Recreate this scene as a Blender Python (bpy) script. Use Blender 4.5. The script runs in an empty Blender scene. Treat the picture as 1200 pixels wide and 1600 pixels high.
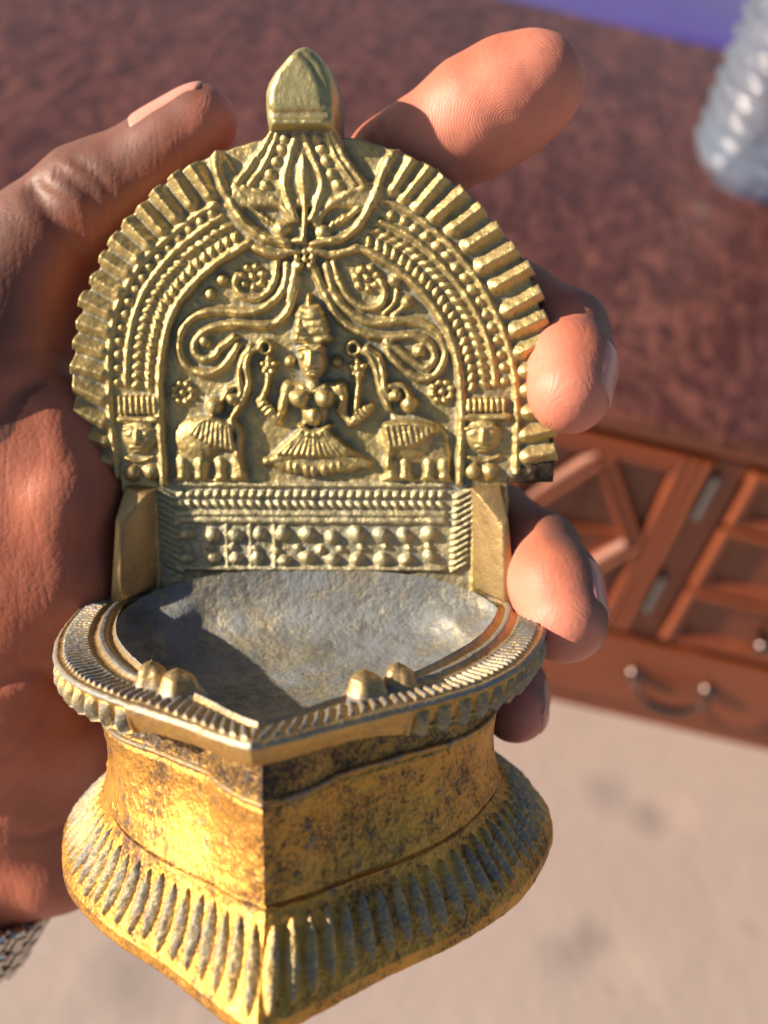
import bpy, bmesh, math, random
import numpy as np
from mathutils import Matrix, Vector

# ------------------------------------------------------------------ camera, sky, sun, exposure
scene = bpy.context.scene
COL = scene.collection
EYE = (0.0, 0.0, 0.92)                       # phone held 0.92 m above the floor, looking down 44 degrees
CAM_R = ((0.97347165, 0.15777454, 0.16571100),      # right, up, back of the camera in world axes
         (-0.22880747, 0.67035242, 0.70588580),
         (0.00028604, -0.72507573, 0.68866908))
cd = bpy.data.cameras.new('camera')
cam = bpy.data.objects.new('camera', cd); COL.objects.link(cam)
cam.matrix_world = Matrix.Translation(EYE) @ Matrix(CAM_R).transposed().to_4x4()
cd.sensor_fit = 'VERTICAL'; cd.sensor_height = 24.0; cd.lens = 24.0
cd.clip_start = 0.01; cd.clip_end = 400
cd.dof.use_dof = True; cd.dof.focus_distance = 0.172; cd.dof.aperture_fstop = 9.0
scene.camera = cam

SUN = Vector((-0.925, -0.17, 0.33)).normalized()    # towards the sun: low, from the left
w = bpy.data.worlds.new('World'); scene.world = w; w.use_nodes = True
nt = w.node_tree
sky = nt.nodes.new('ShaderNodeTexSky'); sky.sky_type = 'NISHITA'; sky.sun_disc = False
sky.sun_elevation = math.asin(SUN.z); sky.sun_rotation = math.atan2(SUN.x, SUN.y)
nt.links.new(sky.outputs[0], nt.nodes['Background'].inputs[0])
nt.nodes['Background'].inputs[1].default_value = 0.055
sl = bpy.data.lights.new('sun', 'SUN'); sl.energy = 5.0; sl.angle = math.radians(0.9); sl.color = (1.0, 0.86, 0.68)
so = bpy.data.objects.new('sun', sl); COL.objects.link(so)
so.rotation_euler = SUN.to_track_quat('Z', 'Y').to_euler()
vs = scene.view_settings
vs.view_transform = 'Standard'; vs.look = 'None'; vs.gamma = 1.0; vs.use_curve_mapping = False
vs.exposure = 0.82
scene.cycles.max_bounces = 10; scene.cycles.caustics_reflective = False; scene.cycles.caustics_refractive = False

# the lamp is held tilted: its own axes (x right, y up the back plate, z out of it) in the world
LAMP = Matrix(((0.973, -0.233, -0.003, -0.0097), (0.126, 0.536, -0.835, 0.1355), (0.196, 0.812, 0.550, 0.7647), (0, 0, 0, 1)))
q = LAMP.to_quaternion().to_matrix().to_4x4(); q.translation = LAMP.translation; LAMP = q

# ------------------------------------------------------------------ helpers
def tag(o, label=None, cat=None, group=None, kind=None):
    if label: o['label'] = label
    if cat: o['category'] = cat
    if group: o['group'] = group
    if kind: o['kind'] = kind
    return o

def empty(name, mat=None, parent=None):
    o = bpy.data.objects.new(name, None); COL.objects.link(o); o.empty_display_size = 0.01
    if parent: o.parent = parent
    if mat is not None: o.matrix_world = mat
    return o

def link(name, me, m, parent=None):
    o = bpy.data.objects.new(name, me); COL.objects.link(o)
    if m is not None: me.materials.append(m)
    if parent: o.parent = parent
    return o

def mesh_np(name, V, F, m, parent=None, smooth=True, normals=None, attrs=None, scale=0.001):
    """V (n,3) in mm, F (k,4) or (k,3)."""
    me = bpy.data.meshes.new(name)
    n = len(V); k, c = F.shape
    me.vertices.add(n); me.vertices.foreach_set('co', (np.asarray(V, np.float32) * scale).ravel())
    me.loops.add(k * c); me.loops.foreach_set('vertex_index', F.astype(np.int32).ravel())
    me.polygons.add(k)
    me.polygons.foreach_set('loop_start', np.arange(0, k * c, c, dtype=np.int32))
    me.polygons.foreach_set('loop_total', np.full(k, c, dtype=np.int32))
    if smooth: me.polygons.foreach_set('use_smooth', np.ones(k, dtype=bool))
    me.update(calc_edges=True)
    for an, av in (attrs or {}).items():
        av = np.asarray(av, np.float32)
        if av.ndim == 1:
            a = me.attributes.new(an, 'FLOAT', 'POINT'); a.data.foreach_set('value', av)
        else:
            a = me.attributes.new(an, 'FLOAT_VECTOR', 'POINT'); a.data.foreach_set('vector', av.ravel())
    if normals is not None:
        me.normals_split_custom_set_from_vertices(np.asarray(normals, np.float32))
    return link(name, me, m, parent)

def bm_obj(name, bm, m, parent=None, smooth=False, bevel=0):
    if bevel:
        bmesh.ops.bevel(bm, geom=list(bm.edges), offset=bevel, segments=2, affect='EDGES', profile=0.6)
    bmesh.ops.recalc_face_normals(bm, faces=bm.faces)
    me = bpy.data.meshes.new(name); bm.to_mesh(me); bm.free()
    if smooth: me.shade_smooth()
    if smooth == 'angle': me.set_sharp_from_angle(angle=math.radians(28))
    return link(name, me, m, parent)

def box(name, x0, x1, y0, y1, z0, z1, m, parent=None, bevel=0.002):
    bm = bmesh.new()
    bmesh.ops.create_cube(bm, size=1)
    for v in bm.verts:
        v.co = Vector(((x0 + x1) / 2 + v.co.x * (x1 - x0), (y0 + y1) / 2 + v.co.y * (y1 - y0), (z0 + z1) / 2 + v.co.z * (z1 - z0)))
    return bm_obj(name, bm, m, parent, bevel=bevel)

def grid_faces(ny, nx, wrap=False):
    a = np.arange(ny * nx).reshape(ny, nx)
    if wrap:
        b = np.roll(a, -1, 1)
        return np.stack([a[:-1], b[:-1], b[1:], a[1:]], -1).reshape(-1, 4)
    return np.stack([a[:-1, :-1], a[:-1, 1:], a[1:, 1:], a[1:, :-1]], -1).reshape(-1, 4)

def blur(A, s):
    n = int(3 * s + 1); k = np.exp(-np.arange(-n, n + 1) ** 2 / (2 * s * s)); k /= k.sum()
    for ax in (0, 1):
        P = np.pad(A, [(n, n) if i == ax else (0, 0) for i in (0, 1)], 'edge')
        out = np.zeros_like(A)
        for i, kk in enumerate(k):
            out += kk * (P[i:i + A.shape[0]] if ax == 0 else P[:, i:i + A.shape[1]])
        A = out
    return A

RNG = np.random.default_rng(7)
def noise2(shape, s):
    a = blur(RNG.standard_normal(shape), s); return a / a.std()

def split_labels(V, F, N, cav, flab, spec, default, parent):
    """cut one cast surface into its pieces: spec[id] = (name, material, parent object or callable)"""
    order = np.argsort(flab, kind='stable'); fl = flab[order]
    ids, start = np.unique(fl, return_index=True); ends = list(start[1:]) + [len(fl)]
    out = {}
    for i, s, e in sorted(zip(ids, start, ends), key=lambda t: t[0]):
        ff = F[order[s:e]]
        u, inv = np.unique(ff, return_inverse=True)
        nm, m, pr = spec.get(int(i), default)
        p = out.get(pr, parent) if isinstance(pr, int) else (pr or parent)
        out[int(i)] = mesh_np(nm, V[u], inv.reshape(-1, 4), m, p, normals=N[u], attrs={'cav': cav[u]})
    return out

NZ = np.random.default_rng(3).random((32, 32, 32))
def vnoise(P, s, seed=0.0):
    q = np.asarray(P) / s + seed * 7.13; i = np.floor(q).astype(int); f = q - i; f = f * f * (3 - 2 * f); out = 0
    for dx in (0, 1):
        for dy in (0, 1):
            for dz in (0, 1):
                wgt = (f[..., 0] if dx else 1 - f[..., 0]) * (f[..., 1] if dy else 1 - f[..., 1]) * (f[..., 2] if dz else 1 - f[..., 2])
                out = out + wgt * NZ[(i[..., 0] + dx) % 32, (i[..., 1] + dy) % 32, (i[..., 2] + dz) % 32]
    return out - .5


# ------------------------------------------------------------------ materials
def new_mat(name):
    m = bpy.data.materials.new(name); m.use_nodes = True
    return m, m.node_tree.nodes, m.node_tree.links, m.node_tree.nodes['Principled BSDF']

def nd(N, t, **kw):
    n = N.new(t)
    for k, v in kw.items():
        if k in n.inputs.keys() if isinstance(k, str) else False: n.inputs[k].default_value = v
        else: setattr(n, k, v)
    return n

def noise(N, L, co, scale, detail=4, rough=0.55, dist=0.0):
    n = N.new('ShaderNodeTexNoise'); n.inputs['Scale'].default_value = scale
    n.inputs['Detail'].default_value = detail; n.inputs['Roughness'].default_value = rough; n.inputs['Distortion'].default_value = dist
    L.new(co, n.inputs['Vector']); return n.outputs['Fac']

def ramp(N, L, fac, stops, interp='LINEAR'):
    r = N.new('ShaderNodeValToRGB'); r.color_ramp.interpolation = interp
    e = r.color_ramp.elements
    while len(e) < len(stops): e.new(0.5)
    for el, (p, c) in zip(e, stops):
        el.position = p; el.color = (c, c, c, 1) if isinstance(c, (int, float)) else (*c, 1)
    L.new(fac, r.inputs[0]); return r.outputs[0]

def mix(N, L, fac, a, b, mode='MIX'):
    n = N.new('ShaderNodeMix'); n.data_type = 'RGBA'; n.blend_type = mode
    for sock, v in ((n.inputs[0], fac), (n.inputs[6], a), (n.inputs[7], b)):
        if isinstance(v, (int, float)): sock.default_value = v
        elif isinstance(v, tuple): sock.default_value = (*v, 1)
        else: L.new(v, sock)
    return n.outputs[2]

def math_(N, L, op, a, b=0.0, clamp=False):
    n = N.new('ShaderNodeMath'); n.operation = op; n.use_clamp = clamp
    for s, v in ((n.inputs[0], a), (n.inputs[1], b)):
        if isinstance(v, (int, float)): s.default_value = v
        else: L.new(v, s)
    return n.outputs[0]

def bump(N, L, h, dist, strength=1.0, prev=None):
    b = N.new('ShaderNodeBump'); b.inputs['Strength'].default_value = strength; b.inputs['Distance'].default_value = dist
    L.new(h, b.inputs['Height'])
    if prev is not None: L.new(prev, b.inputs['Normal'])
    return b.outputs[0]

def coords(N, kind='Object'):
    return N.new('ShaderNodeTexCoord').outputs[kind]

def brass(name, worn, worn2, tarnish, grime_shade, tarn=(0.45, 0.7), cavity=1.0, rough=(0.3, 0.5), grain=0.00012, metal_t=0.45, metal=0.82):
    """worn metal on the proud places, grey oxide in the hollows with some shade put into its tone, blotches of tarnish, pitted cast skin"""
    m, N, L, B = new_mat(name); co = coords(N)
    n1 = noise(N, L, co, 70, 5, 0.6); n2 = noise(N, L, co, 420, 5, 0.65); n3 = noise(N, L, co, 1500, 3, 0.6)
    col = mix(N, L, ramp(N, L, n1, [(0.35, 0.0), (0.65, 1.0)]), worn, worn2)
    blot = math_(N, L, 'ADD', math_(N, L, 'MULTIPLY', n1, 0.34), math_(N, L, 'ADD', math_(N, L, 'MULTIPLY', n2, 0.34), math_(N, L, 'MULTIPLY', n3, 0.32)))
    t = ramp(N, L, blot, [(tarn[0], 0.0), (tarn[1], 1.0)])
    col = mix(N, L, t, col, tarnish)
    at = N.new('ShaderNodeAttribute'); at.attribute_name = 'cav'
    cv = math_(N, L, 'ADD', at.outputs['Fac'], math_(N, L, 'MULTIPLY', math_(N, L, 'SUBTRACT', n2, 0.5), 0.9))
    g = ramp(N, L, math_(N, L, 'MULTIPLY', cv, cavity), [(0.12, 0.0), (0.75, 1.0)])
    col = mix(N, L, g, col, grime_shade)
    L.new(col, B.inputs['Base Color'])
    mt = math_(N, L, 'SUBTRACT', metal, math_(N, L, 'MULTIPLY', math_(N, L, 'MAXIMUM', g, math_(N, L, 'MULTIPLY', t, 0.6)), metal_t), True)
    L.new(mt, B.inputs['Metallic'])
    rr = math_(N, L, 'ADD', rough[0], math_(N, L, 'MULTIPLY', math_(N, L, 'MAXIMUM', g, math_(N, L, 'MAXIMUM', t, n2)), rough[1] - rough[0]))
    L.new(rr, B.inputs['Roughness'])
    pit = ramp(N, L, n2, [(0.3, 0.0), (0.55, 1.0)])
    b = bump(N, L, pit, grain, 0.7)
    b = bump(N, L, n3, grain * 0.5, 0.7, b)
    L.new(b, B.inputs['Normal'])
    return m

M = {}
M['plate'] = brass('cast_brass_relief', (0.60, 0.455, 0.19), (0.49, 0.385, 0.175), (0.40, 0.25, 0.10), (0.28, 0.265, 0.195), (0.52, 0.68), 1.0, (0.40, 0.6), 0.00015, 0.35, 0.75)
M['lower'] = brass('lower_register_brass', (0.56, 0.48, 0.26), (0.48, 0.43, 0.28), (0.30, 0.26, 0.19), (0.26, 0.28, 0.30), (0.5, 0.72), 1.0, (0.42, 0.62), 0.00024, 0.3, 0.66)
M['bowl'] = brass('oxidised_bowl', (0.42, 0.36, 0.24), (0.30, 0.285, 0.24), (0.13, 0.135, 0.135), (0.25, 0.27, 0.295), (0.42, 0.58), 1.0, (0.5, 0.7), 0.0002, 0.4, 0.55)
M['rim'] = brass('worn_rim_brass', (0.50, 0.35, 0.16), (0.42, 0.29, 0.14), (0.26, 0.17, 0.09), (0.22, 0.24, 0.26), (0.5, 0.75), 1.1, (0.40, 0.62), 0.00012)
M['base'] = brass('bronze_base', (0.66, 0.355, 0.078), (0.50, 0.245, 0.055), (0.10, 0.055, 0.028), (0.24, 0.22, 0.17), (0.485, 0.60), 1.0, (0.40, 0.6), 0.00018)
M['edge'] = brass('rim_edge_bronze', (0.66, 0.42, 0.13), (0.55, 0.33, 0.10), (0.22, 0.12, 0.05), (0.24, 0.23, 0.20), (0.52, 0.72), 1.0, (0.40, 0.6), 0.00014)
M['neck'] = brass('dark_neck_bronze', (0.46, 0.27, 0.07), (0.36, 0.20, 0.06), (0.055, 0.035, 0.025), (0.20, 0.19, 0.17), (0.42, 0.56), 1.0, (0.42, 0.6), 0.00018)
M['flute'] = brass('oxidised_shaded_flute', (0.60, 0.40, 0.13), (0.46, 0.34, 0.15), (0.20, 0.19, 0.17), (0.25, 0.25, 0.225), (0.42, 0.60), 1.0, (0.5, 0.7), 0.0002, 0.4, 0.6)  # grey oxide, its tone also darkened so the grooves look shaded
M['raw'] = brass('filed_brass', (0.56, 0.48, 0.23), (0.50, 0.43, 0.21), (0.36, 0.29, 0.13), (0.2, 0.17, 0.1), (0.6, 0.85), 0.6, (0.40, 0.52), 0.00008)
M['dark'] = brass('blackened_break', (0.10, 0.07, 0.04), (0.06, 0.045, 0.03), (0.03, 0.025, 0.02), (0.03, 0.025, 0.02), (0.35, 0.6), 1, (0.4, 0.6), 0.00012)

# ------------------------------------------------------------------ background: floor, cabinet, cloth, bottle
def wood(name, c0, c1, c2, rough=0.32, coat=0.5, scale=6.0, stretch=(1, 12, 12), scuff=None):
    m, N, L, B = new_mat(name); co = coords(N)
    mp = N.new('ShaderNodeMapping'); mp.inputs['Scale'].default_value = stretch; L.new(co, mp.inputs[0]); v = mp.outputs[0]
    n1 = noise(N, L, v, scale, 6, 0.6, 0.6); n2 = noise(N, L, v, scale * 5, 4, 0.6)
    col = mix(N, L, ramp(N, L, n1, [(0.3, 0.0), (0.7, 0.7)]), c0, c1)
    col = mix(N, L, ramp(N, L, n2, [(0.55, 0.0), (0.8, 0.7)]), col, c2)
    r = math_(N, L, 'ADD', rough, math_(N, L, 'MULTIPLY', n2, 0.2))
    if scuff:
        s1 = noise(N, L, co, 44, 6, 0.72, 2.4); s2 = noise(N, L, co, 9, 3, 0.5)
        sm = math_(N, L, 'MULTIPLY', ramp(N, L, s1, [(0.50, 0.0), (0.64, 1.0)]), ramp(N, L, s2, [(0.3, 0.35), (0.6, 1.0)]))
        col = mix(N, L, math_(N, L, 'MULTIPLY', sm, 0.14), col, scuff)
        for sc_, rz, w_ in ((16, .5, .012), (23, -.9, .010), (11, 1.9, .009)):          # scratches: thin level lines of stretched noise
            ms = N.new('ShaderNodeMapping'); ms.inputs['Scale'].default_value = (1, .35, 1); ms.inputs['Rotation'].default_value = (0, 0, rz); L.new(co, ms.inputs[0])
            sn = noise(N, L, ms.outputs[0], sc_, 5, .65, 1.2)
            lnm = ramp(N, L, math_(N, L, 'ABSOLUTE', math_(N, L, 'SUBTRACT', sn, .5)), [(w_ * .4, 1.0), (w_ * 1.6, 0.0)])
            col = mix(N, L, math_(N, L, 'MULTIPLY', lnm, 0.38), col, tuple(x * 1.6 for x in scuff))
        sk = N.new('ShaderNodeTexVoronoi'); sk.inputs['Scale'].default_value = 60; sk.inputs['Randomness'].default_value = 1.0; L.new(co, sk.inputs['Vector'])
        spk = math_(N, L, 'MULTIPLY', ramp(N, L, sk.outputs['Distance'], [(.07, 1.0), (.17, 0.0)]), ramp(N, L, s1, [(.50, 0.0), (.58, 1.0)]))
        col = mix(N, L, math_(N, L, 'MULTIPLY', spk, 0.85), col, tuple(min(x * 1.6, .8) for x in scuff))
        L.new(bump(N, L, s1, 0.004, 0.07), B.inputs['Normal'])
        L.new(bump(N, L, s1, 0.004, 0.10), B.inputs['Coat Normal'])
    L.new(col, B.inputs['Base Color']); L.new(r, B.inputs['Roughness'])
    B.inputs['Coat Weight'].default_value = coat; B.inputs['Coat Roughness'].default_value = 0.22
    return m

M['wtop'] = wood('varnished_top', (0.092, 0.019, 0.009), (0.052, 0.012, 0.007), (0.11, 0.025, 0.013), 0.30, 0.3, 5, (1, 10, 10), (0.30, 0.105, 0.07))
M['wfront'] = wood('red_brown_wood', (0.25, 0.060, 0.020), (0.17, 0.038, 0.015), (0.29, 0.08, 0.029), 0.34, 0.5, 7, (9, 9, 1))
M['wfronth'] = wood('red_brown_rail_wood', (0.25, 0.060, 0.020), (0.18, 0.040, 0.015), (0.29, 0.08, 0.029), 0.34, 0.5, 7, (1, 9, 9))
M['wpanel'] = wood('dark_panel_wood', (0.18, 0.042, 0.018), (0.12, 0.029, 0.014), (0.20, 0.055, 0.024), 0.36, 0.45, 7, (9, 9, 1))

def floor_mat():
    m, N, L, B = new_mat('dusty_concrete'); co = coords(N)
    n1 = noise(N, L, co, 3.2, 6, 0.6); n2 = noise(N, L, co, 26, 5, 0.6); n3 = noise(N, L, co, 11, 2, 0.5, 0.8)
    col = mix(N, L, ramp(N, L, n1, [(0.3, 0.0), (0.7, 1.0)]), (0.50, 0.39, 0.345), (0.58, 0.46, 0.405))
    col = mix(N, L, math_(N, L, 'MULTIPLY', n2, 0.25), col, (0.60, 0.47, 0.40))
    col = mix(N, L, ramp(N, L, n3, [(0.66, 0.0), (0.82, 0.35)]), col, (0.16, 0.13, 0.12))
    col = mix(N, L, ramp(N, L, n3, [(0.22, 0.6), (0.32, 0.0)]), col, (0.68, 0.52, 0.44))
    # old spills: (x, y, radius, tone)
    wob = math_(N, L, 'MULTIPLY', math_(N, L, 'SUBTRACT', n3, 0.5), 0.05)
    for x, y, r, tone in ((0.290, 0.462, 0.016, (0.15, 0.125, 0.12)), (0.322, 0.452, 0.030, (0.66, 0.50, 0.42)), (0.262, 0.440, 0.022, (0.27, 0.22, 0.21)), (0.345, 0.610, 0.018, (0.20, 0.17, 0.16)), (0.375, 0.622, 0.020, (0.66, 0.50, 0.42)), (0.300, 0.628, 0.024, (0.32, 0.26, 0.25)), (-0.12, 0.33, 0.03, (0.30, 0.25, 0.23))):
        vd = N.new('ShaderNodeVectorMath'); vd.operation = 'DISTANCE'; L.new(co, vd.inputs[0]); vd.inputs[1].default_value = (x, y, 0)
        dd = math_(N, L, 'ADD', vd.outputs['Value'], wob)
        col = mix(N, L, ramp(N, L, math_(N, L, 'DIVIDE', dd, r * 2), [(0.15, 0.5), (0.8, 0.0)]), col, tone)
    L.new(col, B.inputs['Base Color']); B.inputs['Roughness'].default_value = 0.85
    L.new(bump(N, L, n2, 0.003, 0.4), B.inputs['Normal'])
    return m
M['floor'] = floor_mat()
bm = bmesh.new(); bmesh.ops.create_grid(bm, x_segments=2, y_segments=2, size=40)
tag(bm_obj('floor', bm, M['floor']), kind='structure')

def metal(name, c, r, met=1.0):
    m, N, L, B = new_mat(name); n = noise(N, L, coords(N), 160, 4)
    L.new(mix(N, L, n, c, tuple(x * 0.6 for x in c)), B.inputs['Base Color'])
    B.inputs['Metallic'].default_value = met; B.inputs['Roughness'].default_value = r
    return m
M['hinge'] = metal('grey_hinge_steel', (0.30, 0.29, 0.29), 0.45, 0.8)
M['pull'] = metal('dull_pull_metal', (0.24, 0.18, 0.17), 0.28)

YF = 0.714; HT = 0.42
cab = empty('wooden_cabinet', Matrix.Translation((0.18, YF, 0)))
tag(cab, 'low red-brown wooden cabinet with scuffed varnished top, panelled door and drawers', 'cabinet')
def cbox(name, x0, x1, d0, d1, z0, z1, m, parent=None, bevel=0.0015):
    """d = depth behind the front plane (negative is proud)"""
    p = parent or cab
    o = box(name, x0 - 0.18, x1 - 0.18, d0, d1, z0, z1, m, p, bevel)
    return o
XL, XR = -0.62, 0.92
cbox('table_top', XL - 0.02, XR + 0.02, -0.004, 1.0, 0.409, HT, M['wtop'], None, 0.004)
cbox('edge_moulding', XL - 0.012, XR + 0.012, 0.001, 0.985, 0.396, 0.4085, M['wfronth'], None, 0.003)
cbox('carcass', XL, XR, 0.030, 0.97, 0.012, 0.3955, M['wpanel'], None, 0.002)
cbox('rail', XL, XR, 0.014, 0.0295, 0.3855, 0.3955, M['wfronth'])
cbox('rail', XL, XR, 0.012, 0.0295, 0.1405, 0.1525, M['wpanel'])
cbox('plinth', XL, XR, 0.016, 0.0295, 0.0, 0.034, M['wfronth'])
cbox('post', 0.2715, 0.3035, 0.012, 0.0295, 0.153, 0.385, M['wfront'])
cbox('post', 0.486, 0.518, 0.012, 0.0295, 0.153, 0.385, M['wfront'])
cbox('post', 0.052, 0.082, 0.012, 0.0295, 0.153, 0.385, M['wfront'])
def fluted(name, x0, x1, z0, z1, parent, vertical=True, n=3, d=0.004):
    """a stile or rail with n rounded reeds along its length"""
    bm = bmesh.new(); W = (x1 - x0) if vertical else (z1 - z0); K = 8 * n
    rows = []
    for e in (0, 1):
        row = []
        for i in range(K + 1):
            t = i / K; dd = -abs(math.sin(t * n * math.pi)) ** 0.6 * 0.0035
            a = (x0 + t * W if vertical else x0 + e * (x1 - x0)); b = (z0 + e * (z1 - z0) if vertical else z0 + t * W)
            row.append(bm.verts.new((a - 0.18, d + dd, b)))
        rows.append(row)
    back = [[bm.verts.new((r[j].co.x, 0.0295, r[j].co.z)) for j in (0, -1)] for r in rows]
    for i in range(K): bm.faces.new((rows[0][i], rows[0][i + 1], rows[1][i + 1], rows[1][i]))
    for r, bk in zip(rows, back): bm.faces.new(r + [bk[1], bk[0]])
    for j, jj in ((0, 0), (-1, 1)): bm.faces.new((rows[0][j], rows[1][j], back[1][jj], back[0][jj]))
    return bm_obj(name, bm, M['wfront'] if vertical else M['wfronth'], parent)
def bar(name, p, qv, wd, d0, parent, m):
    """a bevelled moulding stick on the front plane from p to qv (x, z)"""
    a = Vector((p[0] - 0.18, 0, p[1])); b = Vector((qv[0] - 0.18, 0, qv[1])); t = (b - a).normalized(); s = Vector((-t.z, 0, t.x))
    prof = [(-wd, 0.012), (-wd, d0 + 0.006), (-wd * .72, d0), (-wd * .35, d0), (-wd * .2, d0 + .004), (wd * .2, d0 + .004), (wd * .35, d0), (wd * .72, d0), (wd, d0 + 0.006), (wd, 0.012)]
    bm = bmesh.new()
    A = [bm.verts.new(a + s * u + Vector((0, d, 0))) for u, d in prof]; Bv = [bm.verts.new(b + s * u + Vector((0, d, 0))) for u, d in prof]
    for i in range(len(prof) - 1): bm.faces.new((A[i], A[i + 1], Bv[i + 1], Bv[i]))
    bm.faces.new(A); bm.faces.new(Bv[::-1])
    return bm_obj(name, bm, m, parent)
def door(x0, x1, hinge_right=True):
    d = cbox('door', x0 + .0305, x1 - .0305, 0.0115, 0.0295, 0.178, 0.366, M['wpanel'])
    fluted('stile', x1 - 0.031, x1, 0.155, 0.384, d); fluted('stile', x0, x0 + 0.031, 0.155, 0.384, d)
    fluted('door_rail', x0 + .0315, x1 - .0315, 0.366, 0.384, d, False, 2); fluted('door_rail', x0 + .0315, x1 - .0315, 0.155, 0.1775, d, False, 2)
    cx, cz = (x0 + x1) / 2, 0.272
    K = [(cx, cz + 0.094), (cx + 0.060, cz), (cx, cz - 0.094), (cx - 0.060, cz)]
    for i in range(4): bar('diamond_moulding', K[i], K[(i + 1) % 4], 0.010, 0.0, d, M['wfront'])
    bar('cross_bar', (cx - 0.048, cz), (cx + 0.048, cz), 0.005, 0.006, d, M['wfronth'])
    bar('cross_bar', (cx, cz - 0.076), (cx, cz + 0.076), 0.0045, 0.0085, d, M['wfront'])
    for zz in (0.345, 0.212):
        bm = bmesh.new(); bmesh.ops.create_cone(bm, cap_ends=True, segments=14, radius1=0.0048, radius2=0.0048, depth=0.05)
        for v in bm.verts: v.co += Vector(((x1 + 0.008 if hinge_right else x0 - 0.008) - 0.18, 0.006, zz))
        bm_obj('hinge', bm, M['hinge'], d, bevel=0.0008)
door(0.084, 0.270); door(-0.140, 0.050, False); door(0.52, 0.71)
def knob(x, z, parent):
    bm = bmesh.new()
    prof = [(0.0045, 0.02), (0.004, 0.002), (0.006, -0.004), (0.0095, -0.010), (0.010, -0.014), (0.007, -0.018), (0.0, -0.0195)]
    R = [[bm.verts.new((x - 0.18 + r * math.cos(a), d, z + r * math.sin(a))) for a in [i * math.tau / 16 for i in range(16)]] for r, d in prof[:-1]]
    for i in range(len(R) - 1):
        for j in range(16): bm.faces.new((R[i][j], R[i][(j + 1) % 16], R[i + 1][(j + 1) % 16], R[i + 1][j]))
    c = bm.verts.new((x - 0.18, prof[-1][1], z))
    for j in range(16): bm.faces.new((R[-1][j], R[-1][(j + 1) % 16], c))
    return bm_obj('knob', bm, M['pull'], parent, smooth=True)
def drawer(x0, x1, z0, z1, w=0.020):
    d = cbox('drawer', x0 + w, x1 - w, 0.0095, 0.0295, z0 + w * .8, z1 - w * .8, M['wpanel'])
    bm = bmesh.new()      # bevelled raised frame round the sunk panel
    O = [(x0, z0), (x1, z0), (x1, z1), (x0, z1)]
    def ring(ins, dep): return [bm.verts.new((x - 0.18 + (ins if x == x0 else -ins), dep, z + (ins * .8 if z == z0 else -ins * .8))) for x, z in O]
    rs = [ring(0, 0.0295), ring(0, 0.005), ring(0.003, 0.001), ring(0.007, 0.001), ring(0.009, 0.004), ring(0.014, 0.004), ring(w + .001, 0.0105)]
    for a, b in zip(rs, rs[1:]):
        for i in range(4): bm.faces.new((a[i], a[(i + 1) % 4], b[(i + 1) % 4], b[i]))
    bm_obj('drawer_frame', bm, M['wfront'], d)
    return d
for z0, z1 in ((0.320, 0.3845), (0.2345, 0.3155), (0.1545, 0.230)):
    d = drawer(0.3045, 0.485, z0, z1); knob(0.395, (z0 + z1) / 2, d)
# long bottom drawer with a bail pull
for x0, x1, px in ((0.085, 0.600, 0.3395), (-0.45, 0.08, -0.185)):
    d = cbox('bottom_drawer', x0, x1, 0.004, 0.0295, 0.037, 0.138, M['wfronth'], None, 0.003)
    p = empty('drawer_pull', None, d)
    for sx in (-0.040, 0.040):
        bm = bmesh.new(); bmesh.ops.create_uvsphere(bm, u_segments=16, v_segments=10, radius=0.0105)
        for v in bm.verts: v.co = Vector((px - 0.18 + sx + v.co.x, 0.002 + v.co.y * 0.7, 0.092 + v.co.z))
        bm_obj('rosette', bm, M['pull'], d, smooth=True)
    bm = bmesh.new(); pts = []
    for i in range(17):
        t = i / 16; pts.append(Vector((px - 0.18 - 0.040 + 0.080 * t, -0.012 - 0.006 * math.sin(t * math.pi), 0.092 - 0.022 * math.sin(t * math.pi) ** 0.6)))
    prev = None
    for i, c in enumerate(pts):
        r = 0.003 + 0.0022 * math.sin(i / 16 * math.pi) ** 2 + (0.0016 if i in (5, 8, 11) else 0)
        t = (pts[min(i + 1, 16)] - pts[max(i - 1, 0)]).normalized(); u = t.cross(Vector((0, 1, 0))).normalized(); v2 = t.cross(u)
        ring = [bm.verts.new(c + r * (math.cos(a) * u + math.sin(a) * v2)) for a in [k * math.tau / 8 for k in range(8)]]
        if prev:
            for k in range(8): bm.faces.new((prev[k], prev[(k + 1) % 8], ring[(k + 1) % 8], ring[k]))
        else: bm.faces.new(ring)
        prev = ring
    bm.faces.new(prev[::-1]); bm_obj('bail_handle', bm, M['pull'], d, smooth=True)
    bpy.data.objects.remove(p)

# violet cloth over a bench beyond the cabinet
m, N, L, B = new_mat('violet_cloth'); n = noise(N, L, coords(N), 8, 4)
L.new(mix(N, L, n, (0.045, 0.028, 0.25), (0.065, 0.040, 0.32)), B.inputs['Base Color']); B.inputs['Roughness'].default_value = 0.75; B.inputs['Sheen Weight'].default_value = 0.1
M['cloth'] = m
ny, nx = 60, 120
X, Y = np.meshgrid(np.linspace(-0.9, 1.9, nx), np.linspace(0, 1, ny))
prof_y = np.interp(Y, [0, .35, .45, .9, 1], [1.78, 1.80, 1.86, 2.55, 2.60]); prof_z = np.interp(Y, [0, .35, .45, .9, 1], [0.01, 0.33, 0.38, 0.40, 0.02])
prof_y = prof_y + 0.02 * np.sin(X * 11 + 2 * np.sin(X * 3)) * (Y < .4); prof_z = prof_z + 0.008 * np.sin(X * 7 + Y * 9) * (Y > .3)
tag(mesh_np('violet_cloth', np.stack([X, prof_y, prof_z], -1).reshape(-1, 3), grid_faces(ny, nx), M['cloth'], scale=1.0), 'plain violet blue cloth beyond the far edge of the cabinet top', 'cloth')

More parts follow.
